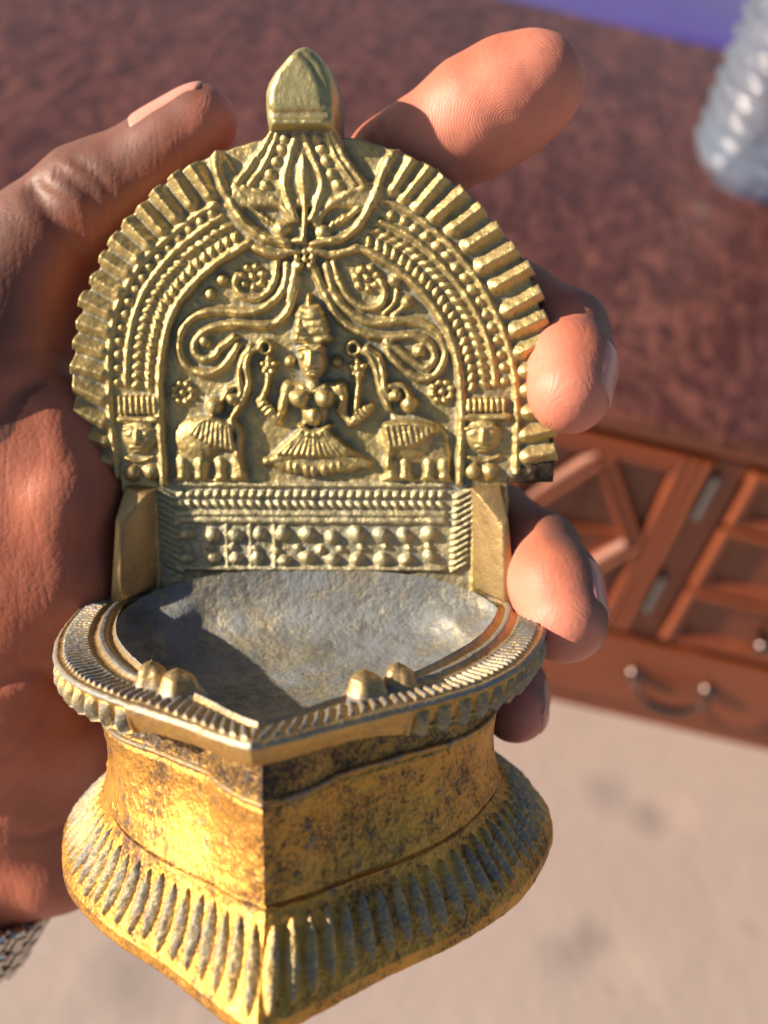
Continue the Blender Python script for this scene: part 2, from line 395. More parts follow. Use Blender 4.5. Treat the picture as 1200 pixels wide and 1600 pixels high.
# ribbed clear plastic water bottle standing on the cabinet
m, N, L, B = new_mat('clear_ribbed_plastic'); n = noise(N, L, coords(N), 26, 3, .5, .6)
B.inputs['Base Color'].default_value = (0.72, 0.80, 1.0, 1); B.inputs['Roughness'].default_value = 0.08; B.inputs['IOR'].default_value = 1.4; B.inputs['Coat Roughness'].default_value = 0.12
B.inputs['Transmission Weight'].default_value = 0.82; B.inputs['Coat Weight'].default_value = 1.0; L.new(bump(N, L, n, 0.02, 0.8), B.inputs['Normal'])
M['plastic'] = m
m, N, L, B = new_mat('bottle_cap_plastic'); B.inputs['Base Color'].default_value = (0.05, 0.16, 0.5, 1); B.inputs['Roughness'].default_value = 0.4; M['cap'] = m
bot = empty('water_bottle', Matrix.Translation((0.345, 1.245, HT)))
tag(bot, 'ribbed clear plastic water bottle standing on the cabinet top', 'bottle')
zz = np.linspace(0, 1, 260); H = 0.34; RB = 0.080
rad = np.where(zz < .78, RB, RB * (1 - ((zz - .78) / .16).clip(0, 1) ** 1.6 * .78))
rad *= 1 - 0.25 * np.exp(-(zz * H / 0.012) ** 2)
wall = rad.copy()
rad = rad + np.where((zz > .09) & (zz < .76), 0.0075 * np.sin((zz - .09) * H / 0.0235 * math.tau), 0)
ths = np.linspace(0, math.tau, 96, endpoint=False)
def lathe(name, rr, zv, mtl, parent, flip=False):
    A = np.stack([rr[:, None] * np.cos(ths) * (1 + .012 * np.sin(3 * ths + zv[:, None] * 40)), rr[:, None] * np.sin(ths), zv[:, None] + 0 * ths], -1).reshape(-1, 3)
    F = grid_faces(len(rr), 96, True)
    return mesh_np(name, A, F, mtl, parent, scale=1.0)
outer = np.concatenate([[0.0005], rad, [0.0005]]); zo = np.concatenate([[0.0015], 0.0015 + zz * H, [H + 0.0015]])
lathe('bottle_shell', outer, zo, M['plastic'], bot)
cz = np.array([0, 0, .006, .018, .019, .0195]) + H; cr = np.array([.001, .020, .0205, .0205, .019, .001])
lathe('bottle_cap', cr, cz, M['cap'], bot)

SHEET = (0.117772626, -0.00230534204, -55.778113, 0.000440212068, -0.12076549, 112.175573, 2.57238507e-05, -0.000101326841)      # the traced drawing sheet of the relief -> mm on the plate
def UNP(P):
    a, b, c, d, e, f_, g, h = SHEET
    return [((a * u + b * v + c) / (g * u + h * v + 1), (d * u + e * v + f_) / (g * u + h * v + 1)) for u, v in P]
def UNZ4(P): return UNP([(240 + u / 2.4, 440 + v / 2.4) for u, v in P])
def UPA(P, dx, dy): return [(x + (dx if x < 0 else -dx), y + dy) for x, y in P]

# ------------------------------------------------------------------ the lamp: back plate (all in mm)
lamp = empty('oil_lamp', LAMP)
tag(lamp, 'cast brass oil lamp with arched relief back plate, pointed bowl and fluted foot', 'oil lamp')
ST = 0.16
gx = np.arange(-49.5, 49.5, ST); gy = np.arange(-5.0, 106.0, ST)
GX, GY = np.meshgrid(gx, gy)
Hf = np.zeros_like(GX); LB = np.zeros(GX.shape, np.int32)
SPEC = {}; NEXT = [1]
def new_id(name, mat='plate', parent=0):
    i = NEXT[0]; NEXT[0] += 1; SPEC[i] = (name, M[mat], parent); return i

def win(x0, x1, y0, y1):
    i0 = max(int((y0 - gy[0]) / ST) - 1, 0); i1 = min(int((y1 - gy[0]) / ST) + 2, len(gy))
    j0 = max(int((x0 - gx[0]) / ST) - 1, 0); j1 = min(int((x1 - gx[0]) / ST) + 2, len(gx))
    return slice(i0, max(i1, i0)), slice(j0, max(j1, j0))

def put(sl, h, mask, lab, add=False):
    A = Hf[sl]; B_ = LB[sl]
    hit = mask & (h > A)
    A[hit] = h[hit]
    if lab: B_[hit] = lab

def seg_dist(px, py, P):
    """distance to a polyline and the parameter (0..1) along it"""
    best = np.full(px.shape, 1e9); tt = np.zeros(px.shape)
    P = np.asarray(P, float); Ls = np.hypot(*(P[1:] - P[:-1]).T); tot = Ls.sum(); acc = 0
    for a, b, l in zip(P[:-1], P[1:], Ls):
        d = b - a; t = (((px - a[0]) * d[0] + (py - a[1]) * d[1]) / max(l * l, 1e-9)).clip(0, 1)
        dd = np.hypot(px - a[0] - t * d[0], py - a[1] - t * d[1]); k = dd < best
        best[k] = dd[k]; tt[k] = ((acc + t * l) / tot)[k]; acc += l
    return best, tt

def smooth_line(P, n=6):
    P = np.asarray(P, float)
    if len(P) < 3: return P
    Q = np.vstack([2 * P[0] - P[1], P, 2 * P[-1] - P[-2]]); out = []
    for i in range(1, len(Q) - 2):
        p0, p1, p2, p3 = Q[i - 1], Q[i], Q[i + 1], Q[i + 2]
        for t in np.linspace(0, 1, n, endpoint=False):
            out.append(.5 * ((2 * p1) + (p2 - p0) * t + (2 * p0 - 5 * p1 + 4 * p2 - p3) * t * t + (3 * p1 - p0 - 3 * p2 + p3) * t ** 3))
    out.append(P[-1]); return np.array(out)

def ridge(P, wd, h, lab=0, z=0.0, w1=None, flat=0.0, smooth=True):
    P = smooth_line(P) if smooth else np.asarray(P, float)
    wm = max(wd, w1 or wd) + .3
    sl = win(P[:, 0].min() - wm, P[:, 0].max() + wm, P[:, 1].min() - wm, P[:, 1].max() + wm)
    d, t = seg_dist(GX[sl], GY[sl], P)
    ww = wd + ((w1 if w1 is not None else wd) - wd) * t
    fa, fb = RNG.uniform(0, 6, 2); lt = t * np.hypot(*(P[1:] - P[:-1]).T).sum()
    ww = ww * (1 + .09 * np.sin(lt / .9 + fa) + .05 * np.sin(lt / .35 + fb)); h = h * (1 + .09 * np.sin(lt / 1.4 + fb) + .06 * np.sin(lt / .5 + fa))
    u = (d / ww).clip(0, 1)
    put(sl, z + h * np.sqrt(1 - (np.maximum(u - flat, 0) / (1 - flat)) ** 2), u < 1, lab)

def ball(p, r, h, lab=0, z=0.0, ry=None, ang=0.0, pw=.5):
    ry = ry or r; R = max(r, ry) + .3
    sl = win(p[0] - R, p[0] + R, p[1] - R, p[1] + R)
    dx = GX[sl] - p[0]; dy = GY[sl] - p[1]; c, s = math.cos(ang), math.sin(ang)
    u = ((dx * c + dy * s) / r) ** 2 + ((-dx * s + dy * c) / ry) ** 2
    put(sl, z + h * (1 - u.clip(0, 1)) ** pw, u < 1, lab)

def poly_sd(px, py, P):
    """signed distance to a closed polygon, positive inside"""
    P = np.asarray(P, float); d, _ = seg_dist(px, py, np.vstack([P, P[:1]]))
    ins = np.zeros(px.shape, bool)
    for (xa, ya), (xb, yb) in zip(P, np.roll(P, -1, 0)):
        c = ((ya > py) != (yb > py)); ins ^= c & (px < (xb - xa) * (py - ya) / ((yb - ya) or 1e-9) + xa)
    return np.where(ins, d, -d)

def pad(P, h, edge, lab=0, z=0.0, smooth=False):
    P = np.asarray(P, float)
    sl = win(P[:, 0].min() - 1, P[:, 0].max() + 1, P[:, 1].min() - 1, P[:, 1].max() + 1)
    sd = poly_sd(GX[sl], GY[sl], P); u = 1 - (sd / edge).clip(0, 1)
    put(sl, z + h * np.sqrt(1 - u * u), sd > 0, lab)

def mir(P): return [(-x, y) for x, y in P]
def resample(P, n, a=0.0, b=1.0):
    P = smooth_line(P); l = np.r_[0, np.cumsum(np.hypot(*(P[1:] - P[:-1]).T))]; s = np.linspace(a, b, n) * l[-1]
    Q = np.stack([np.interp(s, l, P[:, 0]), np.interp(s, l, P[:, 1])], -1)
    e = .3; A_ = np.stack([np.interp(s + e, l, P[:, 0]) - np.interp(s - e, l, P[:, 0]), np.interp(s + e, l, P[:, 1]) - np.interp(s - e, l, P[:, 1])], -1)
    return Q, np.arctan2(A_[:, 1], A_[:, 0])

PLATE = 0
CY, RA = 41.8, 46.1
# outline of the plate: arch, lower tongue between the wings, flared neck and finial
R_ = np.hypot(GX, GY - CY)
sd_arch = np.where(GY > CY, RA - R_, 46.1 - np.abs(GX)); sd_arch = np.minimum(sd_arch, GY - 23.2)
sd_low = np.minimum(38.2 - np.abs(GX), 24.5 - GY)
NECK = [(-6.45,88.67),(-8.11,86.05),(-10.62,82.29),(-13.73,78.89),(-15.69,74.68),(13.99,74.31),(11.84,78.55),(8.51,82.4),(6.57,85.83),(6.02,88.47)]
FIN = [(-7.19,94.97),(-6.56,96.7),(-5.4,98.54),(-2.98,101.07),(-1.19,102.62),(0.58,103.02),(2.32,102.04),(4.43,99.65),(5.64,96.86),(6.23,94.44),(6.35,91.84),(6.09,87.72),(-6.67,87.92),(-7.08,90.56)]
HORN_L = [(-17.7,83.92),(-16.85,85.23),(-15.73,85.22),(-14.2,83.1),(-11.53,78.86),(-10.4,76.16),(-15.69,74.68)]
HORN_R = [(11.84,78.55),(14.05,81.94),(15.85,84.94),(17.23,85.11),(18.4,83.96),(17.19,78.09),(13.99,74.31)]
OUT_SD = np.maximum(sd_arch, sd_low)
for P in (NECK, FIN, HORN_L, HORN_R):
    sl = win(min(p[0] for p in P) - 2, max(p[0] for p in P) + 2, min(p[1] for p in P) - 2, max(p[1] for p in P) + 2)
    OUT_SD[sl] = np.maximum(OUT_SD[sl], poly_sd(GX[sl], GY[sl], P))

# sunk field, raised band of the arch
rid_A_L = [(-17.07,75.66),(-21.82,73.01),(-26.44,69.56),(-30.68,66.07),(-34.19,61.55),(-36.69,57.18),(-38.23,51.55),(-38.91,46.68),(-39.24,40.52),(-39.15,34.3),(-38.64,28.0),(-38.63,24.2)]
rid_A_R = [(14.84,75.71),(18.86,73.93),(23.33,70.85),(27.83,66.44),(31.9,61.35),(35.11,55.57),(37.44,50.19),(38.63,45.68),(39.38,41.14),(39.71,34.26),(39.6,25.9),(39.4,23.32)]
rid_B_L = [(-16.14,73.33),(-21.95,69.7),(-26.18,66.22),(-29.63,62.3),(-32.29,58.34),(-34.18,53.54),(-35.28,48.29),(-35.8,42.15)]
rid_B_R = [(13.7,72.05),(18.85,69.6),(23.34,66.05),(27.85,60.95),(31.5,55.6),(33.81,50.22),(34.99,45.7),(35.49,41.84)]
rid_C_L = [(-11.24,68.41),(-15.16,66.3),(-18.92,63.78),(-22.31,60.64),(-24.9,57.68),(-26.68,54.69),(-27.89,50.67),(-28.94,45.8),(-29.35,41.29),(-29.46,34.26),(-29.34,27.56),(-29.33,22.91)]
rid_C_R = [(9.37,67.52),(14.32,65.05),(18.82,61.7),(22.89,57.46),(26.07,52.52),(27.91,47.56),(28.85,42.1),(29.11,36.6),(28.92,29.66),(28.72,22.86)]
FIELD = np.vstack([rid_C_L[::-1], [(0, 66.4)], rid_C_R])
inside_field = poly_sd(GX, GY, FIELD)
Hf[:] = 0.9
Hf -= 1.0 * (inside_field / 1.0 + .2).clip(0, 1)                          # goddess field is sunk
Hf[(GY < 24.0) & (np.abs(GX) < 31)] = 0.0
tooth_zone = (R_ > 39.0) & (GY > CY) | (GY <= CY) & (np.abs(GX) > 39.0) & (GY > 24)
Hf[tooth_zone] = 0.7

# radial teeth round the arch
TL = [(-20.69,81.29),(-24.74,80.58),(-28.49,78.13),(-31.25,75.46),(-34.24,72.77),(-36.86,69.48),(-39.7,66.36),(-41.36,62.42),(-43.26,58.24),(-44.34,54.03),(-44.98,50.18),(-45.25,45.7),(-44.66,41.37),(-44.31,36.61),(-44.35,32.22),(-44.38,28.02)]
TLi = [(-18.02,77.22),(-21.64,75.61),(-24.57,73.32),(-27.32,70.82),(-29.88,68.3),(-32.09,65.81),(-34.32,63.06),(-36.15,59.5),(-38.21,55.71),(-38.62,52.08),(-39.86,48.32),(-40.09,44.15),(-40.15,39.29),(-40.4,34.72),(-40.39,30.95),(-40.38,27.16)]
TR = [(19.78,83.14),(22.89,81.6),(25.77,80.07),(29.55,77.45),(32.91,74.62),(36.28,70.91),(39.23,66.97),(41.74,63.45),(43.84,58.82),(45.04,54.38),(45.58,50.13),(45.98,45.86),(46.2,41.78),(46.43,37.45),(46.61,33.08),(46.69,28.77)]
TRi = [(16.2,77.63),(18.2,76.23),(20.65,74.47),(23.87,72.79),(27.36,70.58),(30.06,67.29),(32.56,63.55),(35.29,60.0),(37.59,55.55),(39.0,51.75),(39.96,47.7),(40.93,44.08),(41.21,40.44),(41.51,36.32),(41.12,31.94),(41.42,27.76)]
for A_, B_ in ((TL, TLi), (TR, TRi)):
    for k, (o, i) in enumerate(zip(A_, B_)):
        o = np.array(o); i = np.array(i); dv = (o - i) / np.hypot(*(o - i)); o = i + dv * max(np.hypot(*(o - i)), 6.3)
        lab = new_id('tooth')
        wj = 1.0 + .12 * RNG.standard_normal() * .5
        sl = win(min(o[0], i[0]) - 4, max(o[0], i[0]) + 4, min(o[1], i[1]) - 4, max(o[1], i[1]) + 4)
        d, t = seg_dist(GX[sl], GY[sl], [i, o + dv * 3]); wt = (2.15 + .6 * t) * wj
        u_ = (d / wt).clip(0, 1); put(sl, .35 + (2.6 + .15 * RNG.standard_normal()) * (1 - u_ ** 1.15), u_ < 1, lab)
        ball(i + dv * .3, 1.75 * wj, 2.45, lab, 0.2)
        # the plate edge bulges with each tooth
        sl = win(min(o[0], i[0]) - 4, max(o[0], i[0]) + 4, min(o[1], i[1]) - 4, max(o[1], i[1]) + 4)
        along = (GX[sl] - i[0]) * dv[0] + (GY[sl] - i[1]) * dv[1]; perp = np.abs(-(GX[sl] - i[0]) * dv[1] + (GY[sl] - i[1]) * dv[0])
        OUT_SD[sl] = np.maximum(OUT_SD[sl], np.minimum(np.minimum(1.75 * wj - perp, np.hypot(*(o - i)) + RNG.uniform(-.2, .3) - along), along))
BRK = new_id('broken_corner', 'dark')
ridge([(40.32,23.79),(46.54,25.18)], 2.2, 2.0, BRK, 0.2, flat=.3, smooth=False)
OUT_SD[win(37, 46.8, 23, 26.5)] = np.maximum(OUT_SD[win(37, 46.8, 23, 26.5)], .3)

# arch band: three ridges, a row of beads, a herringbone of small leaves
BAND = new_id('arch_band')
for P in (rid_A_L, rid_A_R): ridge(P, .75, 1.35, BAND, .75)
for P in (rid_B_L, rid_B_R): ridge(P, .7, 1.2, BAND, .75)
for P in (rid_C_L, rid_C_R): ridge(P, .95, 1.7, BAND, .6)
for PA, PB, PC in ((rid_A_L, rid_B_L, rid_C_L), (rid_A_R, rid_B_R, rid_C_R)):
    qa, _ = resample(PA, 16, .03, .70); qb, _ = resample(PB, 16, .03, .98)
    for a, b in zip(qa, qb):
        ball((a + b) / 2 + RNG.normal(0, .08, 2), 1.0 * RNG.uniform(.88, 1.1), 1.2, new_id('bead', parent=BAND), .8)
    nb = 21
    qb, tb = resample(PB, nb, .02, .99); qc, _ = resample(PC, nb, .02, .66)
    for k in range(nb):
        ang = math.atan2(*(qc[k] - qb[k])[::-1]); tan_ = tb[k]
        for f_, tilt in ((.31, .75), (.68, -.75)):
            c = qb[k] * (1 - f_) + qc[k] * f_ + RNG.normal(0, .05, 2)
            ball(c, 1.28, 1.3 * RNG.uniform(.85, 1.1), new_id('leaf', parent=BAND), .78, .70, ang + tilt * (1 if PA is rid_A_L else -1) + RNG.normal(0, .08))

# finial and flared neck
FI = new_id('finial', 'raw')
pad(FIN, 4.6, 1.8, FI, .4)
pad([(-6.28,92.23),(-6.0,95.21),(-4.55,98.26),(-2.0,101.09),(-0.43,101.5),(1.68,99.33),(3.77,95.3),(4.18,91.87),(3.5,91.06),(-5.28,91.05)], 1.1, 1.3, FI, 4.7)
pad([(-6.09,90.39),(4.66,90.22),(4.71,88.12),(-6.22,88.29)], 4.6, .8, new_id('finial_collar', 'raw'), 1.6)
CR = new_id('crest')
pad(NECK, 1.6, 1.0, CR, .6)
pad(HORN_L, 1.2, .8, CR, .4); pad(HORN_R, 1.2, .8, CR, .4)
for P, wd in (([(-6.27,87.91),(-8.56,84.35),(-12.71,79.45)], .85), ([(-5.01,87.7),(-7.41,82.82),(-10.32,79.04)], .7), ([(-1.52,87.54),(-2.93,83.32),(-3.97,79.53),(-3.25,76.06),(-2.05,72.58)], .8),
              ([(-0.01,87.51),(1.46,83.64),(2.98,79.62),(2.52,76.57),(0.96,72.54)], .8), ([(4.15,87.56),(5.82,83.38),(9.06,78.78)], .65), ([(5.21,87.55),(7.72,82.79),(10.92,78.64)], .8)):
    ridge(P, wd, 1.3, CR, 1.7)
ridge([(-0.37,83.66),(-0.27,80.62),(-0.27,76.79)], .25, 1.5, CR, 1.7, .25); ball([(-0.36,80.24)][0], 1.15, 1.7, CR, 1.8, 3.9)
ridge([(-0.27,76.79),(-0.32,72.56),(-0.72,68.68)], .5, 1.4, CR, 1.6, .8); ball([(-1.33,68.76)][0], 1.7, 1.3, CR, 1.5, .8)
for p in [(-3.71,87.04),(-4.36,85.05),(-5.41,82.98),(-6.46,80.71),(-7.52,78.73),(2.24,87.03),(3.19,85.13),(3.95,82.84),(4.82,80.47),(6.07,78.55)]:
    ball(p, 1.1, 1.3, new_id('bead', parent=CR), 1.7, 1.0, RNG.uniform(0, 3), .35)
ridge([(-16.63,84.47),(-16.57,81.61),(-15.0,77.18),(-11.92,72.5),(-7.97,69.34),(-3.76,68.24)], 1.15, 1.9, CR, 1.0, .9)
ridge([(-13.34,78.5),(-10.44,75.0),(-8.47,73.24)], 1.0, 1.2, CR, 1.0, .5); ridge([(-11.54,78.48),(-6.37,76.49),(-2.65,72.58)], .8, 1.3, CR, 1.3)
ridge([(16.12,84.18),(14.23,80.42),(12.61,76.05),(9.56,71.28),(6.33,68.99),(0.88,68.08)], 1.15, 1.9, CR, 1.0, .9)
ridge([(11.84,78.55),(6.83,76.51),(3.4,74.25),(1.75,71.76)], .9, 1.3, CR, 1.3); ridge([(12.22,77.4),(9.6,74.36),(6.37,72.09)], 1.0, 1.2, CR, 1.0, .4)
for p in [(-8.27,73.23),(-7.36,72.56),(-6.41,71.93),(6.78,72.66),(5.77,72.1),(4.68,71.64)]: ball(p, .5, 1.0, CR, 1.2, 1.0, .5 if p[0] < 0 else -.5)
for p in [(-4.82,70.98),(2.93,70.19)]: ball(p, 1.75, 1.7, new_id('rosette', parent=CR), 1.0); ball(p, .7, .5, 0, 2.5, pw=.3)
for P in ([(-10.05,67.53),(-6.03,66.31),(-1.97,67.05)], [(0.86,67.02),(4.67,66.2),(8.91,67.21)]): ridge(P, .95, 1.6, CR, .6)
for p in [(-0.56,66.73),(-2.0,65.57),(0.91,65.61),(-1.43,64.15),(0.4,64.13),(-0.55,65.32)]: ball(p, .72, 1.1, new_id('bead', parent=CR), 1.0)

# scrolls and flowers above the goddess
SC = new_id('scroll')
for P in ([(-5.86,65.22),(-6.43,61.68),(-8.04,59.32),(-10.12,58.23),(-12.75,58.96),(-14.12,60.76),(-13.58,62.54)], [(4.8,64.71),(5.88,61.16),(7.89,58.03),(11.06,56.13),(13.71,56.87),(14.5,59.09),(13.74,61.09)]):
    ridge(P, .75, 1.2, SC, .1)
for P in ([(-4.05,64.61),(-4.67,60.48),(-6.86,57.72),(-11.01,55.68),(-18.39,55.9),(-22.55,54.66),(-24.81,51.86),(-25.29,48.42),(-23.75,45.36),(-20.07,44.03),(-17.12,45.24),(-14.96,47.74),(-13.88,49.35)],
          [(-2.32,64.0),(-2.75,59.27),(-4.47,55.31),(-7.8,53.25),(-14.36,53.47),(-18.92,52.7),(-21.88,50.83),(-22.46,48.6),(-20.87,46.89),(-18.7,47.36),(-17.19,48.97),(-14.65,50.97)],
          [(3.43,64.29),(4.72,59.4),(7.4,55.81),(11.95,53.44),(17.88,53.93),(22.43,52.77),(25.17,50.28),(25.86,47.12),(24.49,44.04),(21.51,42.78),(18.3,44.44),(15.33,47.41),(14.75,48.78)],
          [(0.93,64.31),(2.89,59.42),(5.55,54.48),(9.64,51.75),(15.13,50.81),(20.15,50.99),(22.98,49.31),(23.9,46.68),(22.2,44.87),(19.68,46.25),(16.71,48.63),(14.66,49.68)],
          [(-2.25,64.79),(-2.92,61.25),(-3.78,57.69)]):
    ridge(P, .85, 1.35, SC, .1)
ridge([(16.77,59.29),(16.08,57.07),(14.24,55.3)], .5, .9, SC, .1); ridge([(18.35,56.6),(16.06,54.84)], .6, .9, SC, .1)
for p in list([(-20.25,50.21),(-16.54,61.78),(-18.89,59.1)]) + list([(21.06,48.06),(16.33,61.28),(18.71,57.27)]): ball(p, 1.25, 1.5, new_id('bead', parent=SC), .1)
def flower(c, r, n=7, b=.72, h=1.15, ph=0.3):
    f = new_id('flower'); ball(c, b, h * 1.1, f, .1)
    for k in range(n): ball((c[0] + r * math.cos(k * math.tau / n + ph), c[1] + r * math.sin(k * math.tau / n + ph)), b, h, f, .1)
flower([(-10.73,62.23)][0], 2.0, 7); flower([(11.12,61.78)][0], 2.0, 7)
flower([(-25.0,40.45)][0], 1.85, 8); flower([(25.28,40.39)][0], 1.85, 8)

# guardian faces on the arch feet
for s, cap, band, face, eyes, nose, mouth, nk, balls in (
    ('L', [(-37.72,39.89),(-29.75,39.85),(-29.91,36.34),(-37.9,36.37)], [(-37.28,35.33),(-29.96,35.3)], [(-33.56,32.19)], [(-35.32,32.53),(-32.19,32.52)], [(-33.84,33.23),(-34.04,31.02)], [(-35.27,30.01),(-32.48,30.01)], [(-36.53,27.79),(-34.01,27.15),(-31.22,27.99)], [(-35.53,24.83),(-31.61,25.03)]),
    ('R', [(29.88,39.13),(37.67,39.09),(37.52,36.48),(29.9,36.51)], [(29.35,35.45),(37.9,35.56)], [(33.15,32.2)], [(31.44,32.44),(34.81,32.52)], [(33.14,33.13),(33.07,30.95)], [(31.93,29.88),(34.47,29.97)], [(30.41,27.79),(33.2,27.08),(36.34,27.87)], [(31.36,24.98),(34.61,24.97)])):
    g = new_id('guardian_face')
    pad(cap, 1.0, .5, g, .8)
    x0, x1 = cap[0][0], cap[1][0]; y0, y1 = cap[0][1], cap[2][1]
    for k in range(7):
        xx = x0 + (k + .5) * (x1 - x0) / 7; ridge([(xx, y0 - .3), (xx, y1 + .3)], .42, 1.1, g, 1.6, smooth=False)
    ridge(band, .75, 1.8, g, .9)
    ball(face[0], 3.6, 2.1, g, .7, 3.6)
    for e in eyes: ball(e, .8, .75, g, 2.2, .6); ridge([(e[0] - 1.3, e[1] + .9), (e[0], e[1] + 1.25), (e[0] + 1.2, e[1] + .9)], .3, .5, g, 2.3)
    ridge(nose, .35, .9, g, 2.6, .75); ridge(mouth, .38, .7, g, 2.0); ridge([(mouth[0][0] + .6, mouth[0][1] - .9), (mouth[1][0] - .6, mouth[1][1] - .9)], .35, .6, g, 1.7)
    ridge(nk, .5, 1.2, g, .8)
    for p in balls: ball(p, 1.7, 2.0, new_id('boss', parent=g), .7)

# the seated goddess
G = new_id('goddess_figure')
pad([(-9.92,27.1),(-6.45,29.39),(-1.93,33.12),(3.26,33.1),(7.88,29.66),(11.85,26.53),(7.82,24.75),(0.24,24.45),(-6.04,24.99)], 1.7, 1.6, G, .0)
ridge([(-8.87,27.09),(-3.87,28.13),(0.31,28.33),(5.52,28.11),(10.7,26.42)], .9, 1.2, G, .9)
for k in range(13):
    t = k / 12; a = [(-1.88,33.02),(3.1,33.0)]; b = [(-6.47,28.76),(7.71,28.73)]
    p0 = np.array(a[0]) * (1 - t) + np.array(a[1]) * t; p1 = np.array(b[0]) * (1 - t) + np.array(b[1]) * t; p1[1] -= .35 * math.sin(t * math.pi)
    ridge([p0, p1], .35, 1.0, G, 1.9, .52, smooth=False)
ridge([(-2.07,33.95),(0.65,32.59),(3.64,33.93)], .6, 1.4, G, 1.8)
for p in [(-1.94,32.91),(-0.65,32.39),(0.65,32.18),(1.95,32.38),(3.1,32.9)]: ball(p, .4, 1.0, G, 2.6)
for p, r_ in zip([(-4.33,26.14),(-3.14,25.88),(-1.05,25.5),(0.25,25.29),(2.35,25.5),(4.03,25.91),(5.49,26.12)], (.8, .7, .9, .7, .9, .7, .8)): ball(p, r_, 1.4, G, .7, 1.5)
pad([(-5.72,41.94),(-3.54,42.59),(4.7,42.54),(6.85,41.51),(5.68,39.07),(3.58,37.02),(3.01,33.93),(-1.66,33.95),(-2.21,37.05),(-4.65,39.12)], 1.8, 1.5, G, .0)
for p in [(-2.01,39.31),(2.79,39.18)]: ball(p, 2.05, 3.2, G, 1.3, 1.95)
ball([(0.61,35.9)][0], 1.75, 2.4, G, 1.2, 2.1); ball([(0.6,35.08)][0], .45, .5, G, 3.2)
ridge([(-1.5,41.56),(0.55,40.52),(2.89,41.53)], .5, 1.0, G, 1.8); ridge([(0.6,43.18),(0.56,41.39)], 1.5, 2.2, G, .6)
ball([(0.67,46.63)][0], 2.9, 4.2, G, .6, 4.1)
for e in [(-1.27,47.25),(1.91,47.23)]: ball(e, .85, .55, G, 4.0, .7); 
for P in ([(-2.12,48.52),(-0.83,48.96),(0.19,48.35)], [(1.11,48.44),(2.35,49.14),(3.27,48.73)]): ridge(P, .28, .5, G, 4.3)
ridge([(0.54,48.14),(0.39,45.62)], .35, .9, G, 4.5, .75)
for P in ([(-0.4,44.71),(0.62,44.5),(1.76,44.8)], [(-0.21,43.89),(0.61,43.69),(1.44,43.88)]): ridge(P, .32, .55, G, 4.1)
for y, w_, hh in ((212, 58, 3.6), (183, 44, 3.5), (155, 40, 3.2), (128, 32, 2.9), (108, 22, 2.5)):
    c = (600 - (212 - y) * .14)
    P = UNZ4([(c - w_, y), (c, y + 6), (c + w_, y)]); ridge(P, 1.0 if y > 200 else 1.25, hh, G, .7)
ridge([(-0.02,58.75),(0.03,55.77)], .3, 2.0, G, .4, .9)
for p in [(-3.86,46.35),(5.17,46.19)]: ball(p, 1.15, 1.8, G, .2)
for a, f_, e, st, fl in (([(-4.34,41.57),(-5.07,39.12),(-5.48,37.32)], [(-9.85,38.73),(-6.52,35.11)], [(-5.48,37.06),(-6.41,35.11)], [(-8.06,43.74),(-8.49,41.18),(-9.59,38.88)], [(-8.01,45.52)]),
                      ([(5.82,41.31),(6.3,39.06),(6.18,37.53)], [(11.43,37.4),(7.79,34.43)], [(5.65,37.12),(7.79,34.43)], [(9.34,43.63),(9.09,40.07),(8.53,35.97)], [(9.1,44.9)])):
    ridge(a, 1.25, 2.3, G, .3); ridge(f_, 1.15, 1.7, G, .2); ridge(e, .9, 1.7, G, .2); ridge(st, .7, 2.0, G, .3)
    fo = np.array(f_)
    for t in (.15, .35, .55): 
        c = fo[0] * (1 - t) + fo[1] * t; dv = (fo[1] - fo[0]) / np.hypot(*(fo[1] - fo[0])); n_ = np.array((-dv[1], dv[0])); ridge([c - n_ * .9, c + n_ * .9], .33, .9, G, 1.7, smooth=False)
    for k in range(5): ball((fl[0][0] + 1.25 * math.cos(k * 1.256 + .3), fl[0][1] + 1.25 * math.sin(k * 1.256 + .3)), .75, 1.7, G, .3)
    ball(fl[0], .7, 2.1, G, .3); ball(a[1], .6, .6, G, 2.4)

